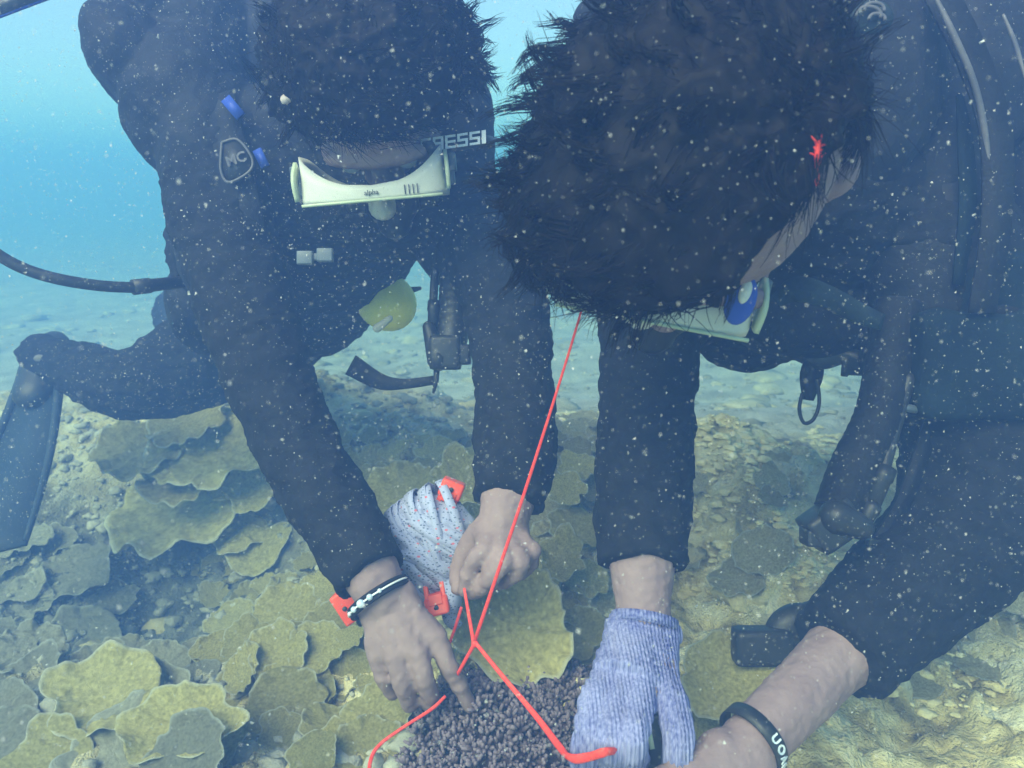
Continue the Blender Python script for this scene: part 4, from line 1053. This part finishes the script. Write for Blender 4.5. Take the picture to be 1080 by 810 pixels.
# ------------------------------------------------------------------ tape reel
def reel():
    c = P(452, 578, .83); root = empty('tape_reel', c); tag(root, 'orange reel wound with printed white survey tape, held in the hand', 'tape reel')
    a = R(48); A1 = RT*math.cos(a)+UP*math.sin(a); A2 = -RT*math.sin(a)+UP*math.cos(a)
    bm = bmesh.new()
    arms = [((452, 578, .83), (478, 512, .83)), ((452, 578, .83), (398, 556, .86)), ((452, 578, .83), (364, 640, .80)), ((452, 578, .83), (462, 640, .79))]
    for k, (p, q) in enumerate(arms):
        p, q = P(*p), P(*q); d_ = (q-p).normalized(); s_ = d_.cross(FW).normalized()
        m_ = (p+q)/2; L = (q-p).length/2
        b = bmesh.new(); box(b, m_+s_*.009, (L, .010, .0025), (d_, FW, s_), .001); box(b, m_-s_*.009, (L, .010, .0025), (d_, FW, s_), .001)
        finish(b, 'arm', M['orange'], root)
        b = bmesh.new(); w_ = [.013, .011, .018, .013][k]
        box(b, q-d_*.004, (.010, .013, w_), (d_, FW, s_), .003); box(b, q-d_*.012-FW*.010, (.006, .004, w_*.6), (d_, FW, s_), .001)
        pr_ = finish(b, 'prong', M['orange'], root)
        b = bmesh.new(); tube(b, [q-FW*.0145-d_*.003, q-FW*.012-d_*.003], .0025, 12); finish(b, 'screw', M['dark_print'], pr_)
    # wound tape: core and many overlapping loops
    b = bmesh.new(); ell(b, c, (.060, .034, .058), (A1, FW, A2), 40, 24); me = voxel(b, .0025, 2); displace(me, folds(.0028, 34)); link(me, 'tape_core', M['tape'], root)
    rng = random.Random(5)
    for k in range(34):
        t = rng.uniform(-.85, .85); off = A1*.050*t; rr = math.sqrt(1-(t*.8)**2)
        tilt = rng.gauss(0, .30); nrm = (A1+A2*tilt+FW*rng.gauss(0, .2)).normalized(); e1 = FW-nrm*FW.dot(nrm); e1.normalize(); e2 = nrm.cross(e1)
        pts = [c+off+(e1*.037*math.cos(u)+e2*.061*math.sin(u))*rr*(1.0+.035*rng.random()+.02*math.sin(3*u+k)) for u in np.linspace(0, 6.283, 28)]
        b = bmesh.new(); prev = None; wd = rng.uniform(.008, .012)
        for p in pts:
            out = (p-c-off); out = (out-nrm*out.dot(nrm)).normalized(); h = (nrm+out*.12*math.sin(k)).normalized()
            v = [b.verts.new(p+h*wd/2*x+out*.0006*y) for x, y in ((-1, -1), (1, -1), (1, 1), (-1, 1))]
            if prev:
                for j in range(4): b.faces.new((prev[j], prev[(j+1) % 4], v[(j+1) % 4], v[j]))
            prev = v
        finish(b, 'tape_loop', M['tape'], root)
    b = bmesh.new(); ribbon(b, PP((470, 610, .80), (478, 630, .79), (474, 650, .79), (484, 662, .80)), [.012, .02, .016, .012], .001, -FW+RT*.4, 5); finish(b, 'tape_end', M['tape'], root)
    b = bmesh.new(); ribbon(b, PP((418, 560, .82), (405, 562, .83), (400, 576, .83), (408, 590, .82)), [.016, .022, .02, .014], .001, -FW-RT*.5, 5); finish(b, 'tape_end', M['tape'], root)
reel()

# ------------------------------------------------------------------ red lines
def red_line():
    root = empty('red_line', P(500, 680, .70)); tag(root, 'bright red survey line crossing itself between the two divers\' hands', 'line')
    def piece(pts, wpx, name='line'):
        b = bmesh.new(); ww = [x*.85/F*p[2] for x, p in zip(wpx, pts)]
        q = catmull([tuple(P(*p))+(w_,) for p, w_ in zip(pts, ww)], 8); pr = [Vector(a[:3]) for a in q]; rr = [max(.0004, a[3]/2) for a in q]
        tube(b, pr, rr, 10, flat=.55, hint=FW); finish(b, name, M['red'], root)
    piece([(616, 318, .60), (596, 385, .62), (553, 520, .66), (500, 678, .70)], [3, 3.4, 4.2, 5])
    piece([(489, 616, .745), (493, 640, .73), (500, 680, .70)], [3.4, 4.2, 5])
    piece([(500, 676, .70), (530, 713, .675), (566, 756, .64), (592, 790, .60), (604, 800, .580), (622, 798, .570), (640, 793, .564), (660, 792, .600)], [5, 6, 8, 11, 13, 12, 12, 10])
    piece([(501, 678, .70), (486, 705, .715), (480, 716, .73)], [5, 4.5, 4.2])
    piece([(470, 734, .725), (455, 748, .72), (424, 768, .715), (400, 786, .71), (391, 802, .71), (388, 830, .71)], [4, 4.4, 4.2, 4.6, 5, 5])
    piece([(487, 640, .785), (480, 662, .785), (473, 682, .785)], [4, 4, 3.5])
    b = bmesh.new(); ell(b, P(501, 679, .70), (.0036, .003, .0036)); finish(b, 'knot', M['red'], root)
red_line()
root = empty('hair_tie', P(863, 160, .455)); tag(root, 'frayed red thread tied above the right diver\'s ear', 'thread')
rng = random.Random(9); bm = bmesh.new()
tube(bm, PP((860, 194, .47), (863, 175, .455), (862, 160, .45), (866, 138, .455)), [.0018, .002, .0018, .0012], 8, smooth=4); finish(bm, 'cord', M['red'], root)
bm = bmesh.new()
for k in range(16):
    y = rng.uniform(148, 172); a = rng.uniform(-1.3, 1.3); l = rng.uniform(4, 11); s = rng.choice((-1, 1))
    tube(bm, PP((863, y, .452), (863+s*l*.6*math.cos(a), y-l*.4, .450), (863+s*l*math.cos(a), y-l*.8*abs(math.sin(a))-3, .448)), [.0007, .0006, .0003], 5)
o = finish(bm, 'frays', M['red'], root)

# ------------------------------------------------------------------ bracelets
def wrist_ring(cx, ax_to, rad, dd=1, n=40):
    """points round a limb at centre cx with axis ax_to"""
    t = (ax_to).normalized(); n1 = (FW-t*FW.dot(t)).normalized(); n2 = t.cross(n1)
    return [cx+(n1*math.cos(a)+n2*math.sin(a))*rad for a in np.linspace(0, 2*math.pi, n)], t, n1, n2
def bracelets():
    c = P(400, 630, .735); axis = P(414, 652, .73)-P(386, 604, .745)
    root = empty('bracelet', c); tag(root, 'dark cord bracelet with white thread and glass beads on the bare left hand\'s wrist', 'bracelet')
    for k in (-1, 0, 1):
        pts, t, n1, n2 = wrist_ring(c+axis.normalized()*.0034*k, axis, .0315)
        b = bmesh.new(); tube(b, pts, .0021, 8); finish(b, 'cord', M['nylon'], root)
    pts, t, n1, n2 = wrist_ring(c, axis, .0338)
    b = bmesh.new(); tube(b, [c-n1*0+(p-c) for p in pts[10:31]], .0010, 6); finish(b, 'white_thread', M['white_print'], root)
    for i, s in ((17, .8), (19, 1.15), (21, 1.5), (23, 1.1), (25, .8)):
        b = bmesh.new(); ell(b, pts[i], (.0028*s,)*3, CB, 12, 8); finish(b, 'bead', M['bead'], root)
    c = P(794, 779, .632); axis = P(750, 822, .605)-P(840, 735, .66)
    root = empty('wristband', c); tag(root, 'black rubber wristband with pale lettering on the right diver\'s bare wrist', 'wristband')
    b = bmesh.new(); t = axis.normalized(); rr = .0302
    ts = [-.0065, -.0062, .0062, .0065]; rings = []
    for s_, r_ in ((-.0065, rr), (.0065, rr), (.0065, rr-.002), (-.0065, rr-.002)):
        pts, t, n1, n2 = wrist_ring(c+t*s_, axis, r_, n=49); rings.append([b.verts.new(p) for p in pts[:-1]])
    for x, y in zip(rings, rings[1:]+rings[:1]):
        for k in range(48): b.faces.new((x[k], x[(k+1) % 48], y[(k+1) % 48], y[k]))
    wb_ = finish(b, 'band', M['rubber'], root)
    for ch, ang in (('U', 12), ('O', -6), ('A', -24), ('O', -42)):
        a = R(180+ang); nrm = n1*math.cos(a)+n2*math.sin(a); tan = -n1*math.sin(a)+n2*math.cos(a)
        p = c+nrm*(rr+.0006); x = tan if tan.dot(-UP) > 0 else -tan; y = nrm.cross(x)
        text(ch, p, x, y, .0105, M['bead'], wb_, bold=.0003)
bracelets()
# tool held in the glove
root = empty('line_clip', P(690, 790, .60)); tag(root, 'small dark clip with a green stripe held between the gloved fingers', 'tool')
bm = bmesh.new(); box(bm, P(690, 790, .615), (.007, .006, .030), CB, .002); box(bm, P(672, 815, .612), (.030, .006, .012), (RT*.98-UP*.2, FW, UP*.98+RT*.2), .003); finish(bm, 'body', M['rubber'], root)
bm = bmesh.new(); ribbon(bm, PP((684, 768, .605), (688, 790, .603)), .004, .001, -FW); finish(bm, 'stripe', M['silicone_green'], root)

# ------------------------------------------------------------------ particles drifting in the water
def particles():
    m = mat('silt_flake', (.75, .73, .68), .7, .3); t = m.node_tree; b = t.nodes['Principled BSDF']
    g = t.nodes.new('ShaderNodeNewGeometry'); r = t.nodes.new('ShaderNodeMapRange'); r.inputs[3].default_value = .06; r.inputs[4].default_value = .65
    t.links.new(g.outputs['Random Per Island'], r.inputs[0]); t.links.new(r.outputs[0], b.inputs['Alpha'])
    rng = random.Random(2); co = []; fa = []
    base = [(1, 1, 1), (-1, -1, 1), (-1, 1, -1), (1, -1, -1)]
    tri = [(0, 2, 1), (0, 1, 3), (0, 3, 2), (1, 2, 3)]
    n = 0
    while n < 200000:
        p = Vector((rng.uniform(-.9, .9), rng.uniform(.12, 1.15), rng.uniform(-.05, 1.0)))
        d = (p-CAMP)
        if d.length < .30: continue
        if noise.noise(p*6)+.35*noise.noise(p*17) < rng.uniform(-.7, .25): continue
        s = .00018*math.exp(rng.gauss(0, .42))
        if rng.random() < .006: s *= 2.6
        q = Euler((rng.uniform(0, 6), rng.uniform(0, 6), rng.uniform(0, 6))).to_matrix(); sc = (s*rng.uniform(1, 2.4), s, s*rng.uniform(.6, 1.1))
        o_ = len(co)
        for v in base: co.append(p+q @ Vector((v[0]*sc[0], v[1]*sc[1], v[2]*sc[2])))
        fa += [(o_+a, o_+b_, o_+c_) for a, b_, c_ in tri]; n += 1
    me = bpy.data.meshes.new('floating_particles'); me.from_pydata([v[:] for v in co], [], fa)
    o = link(me, 'floating_particles', m, smooth=False); o['kind'] = 'stuff'
particles()
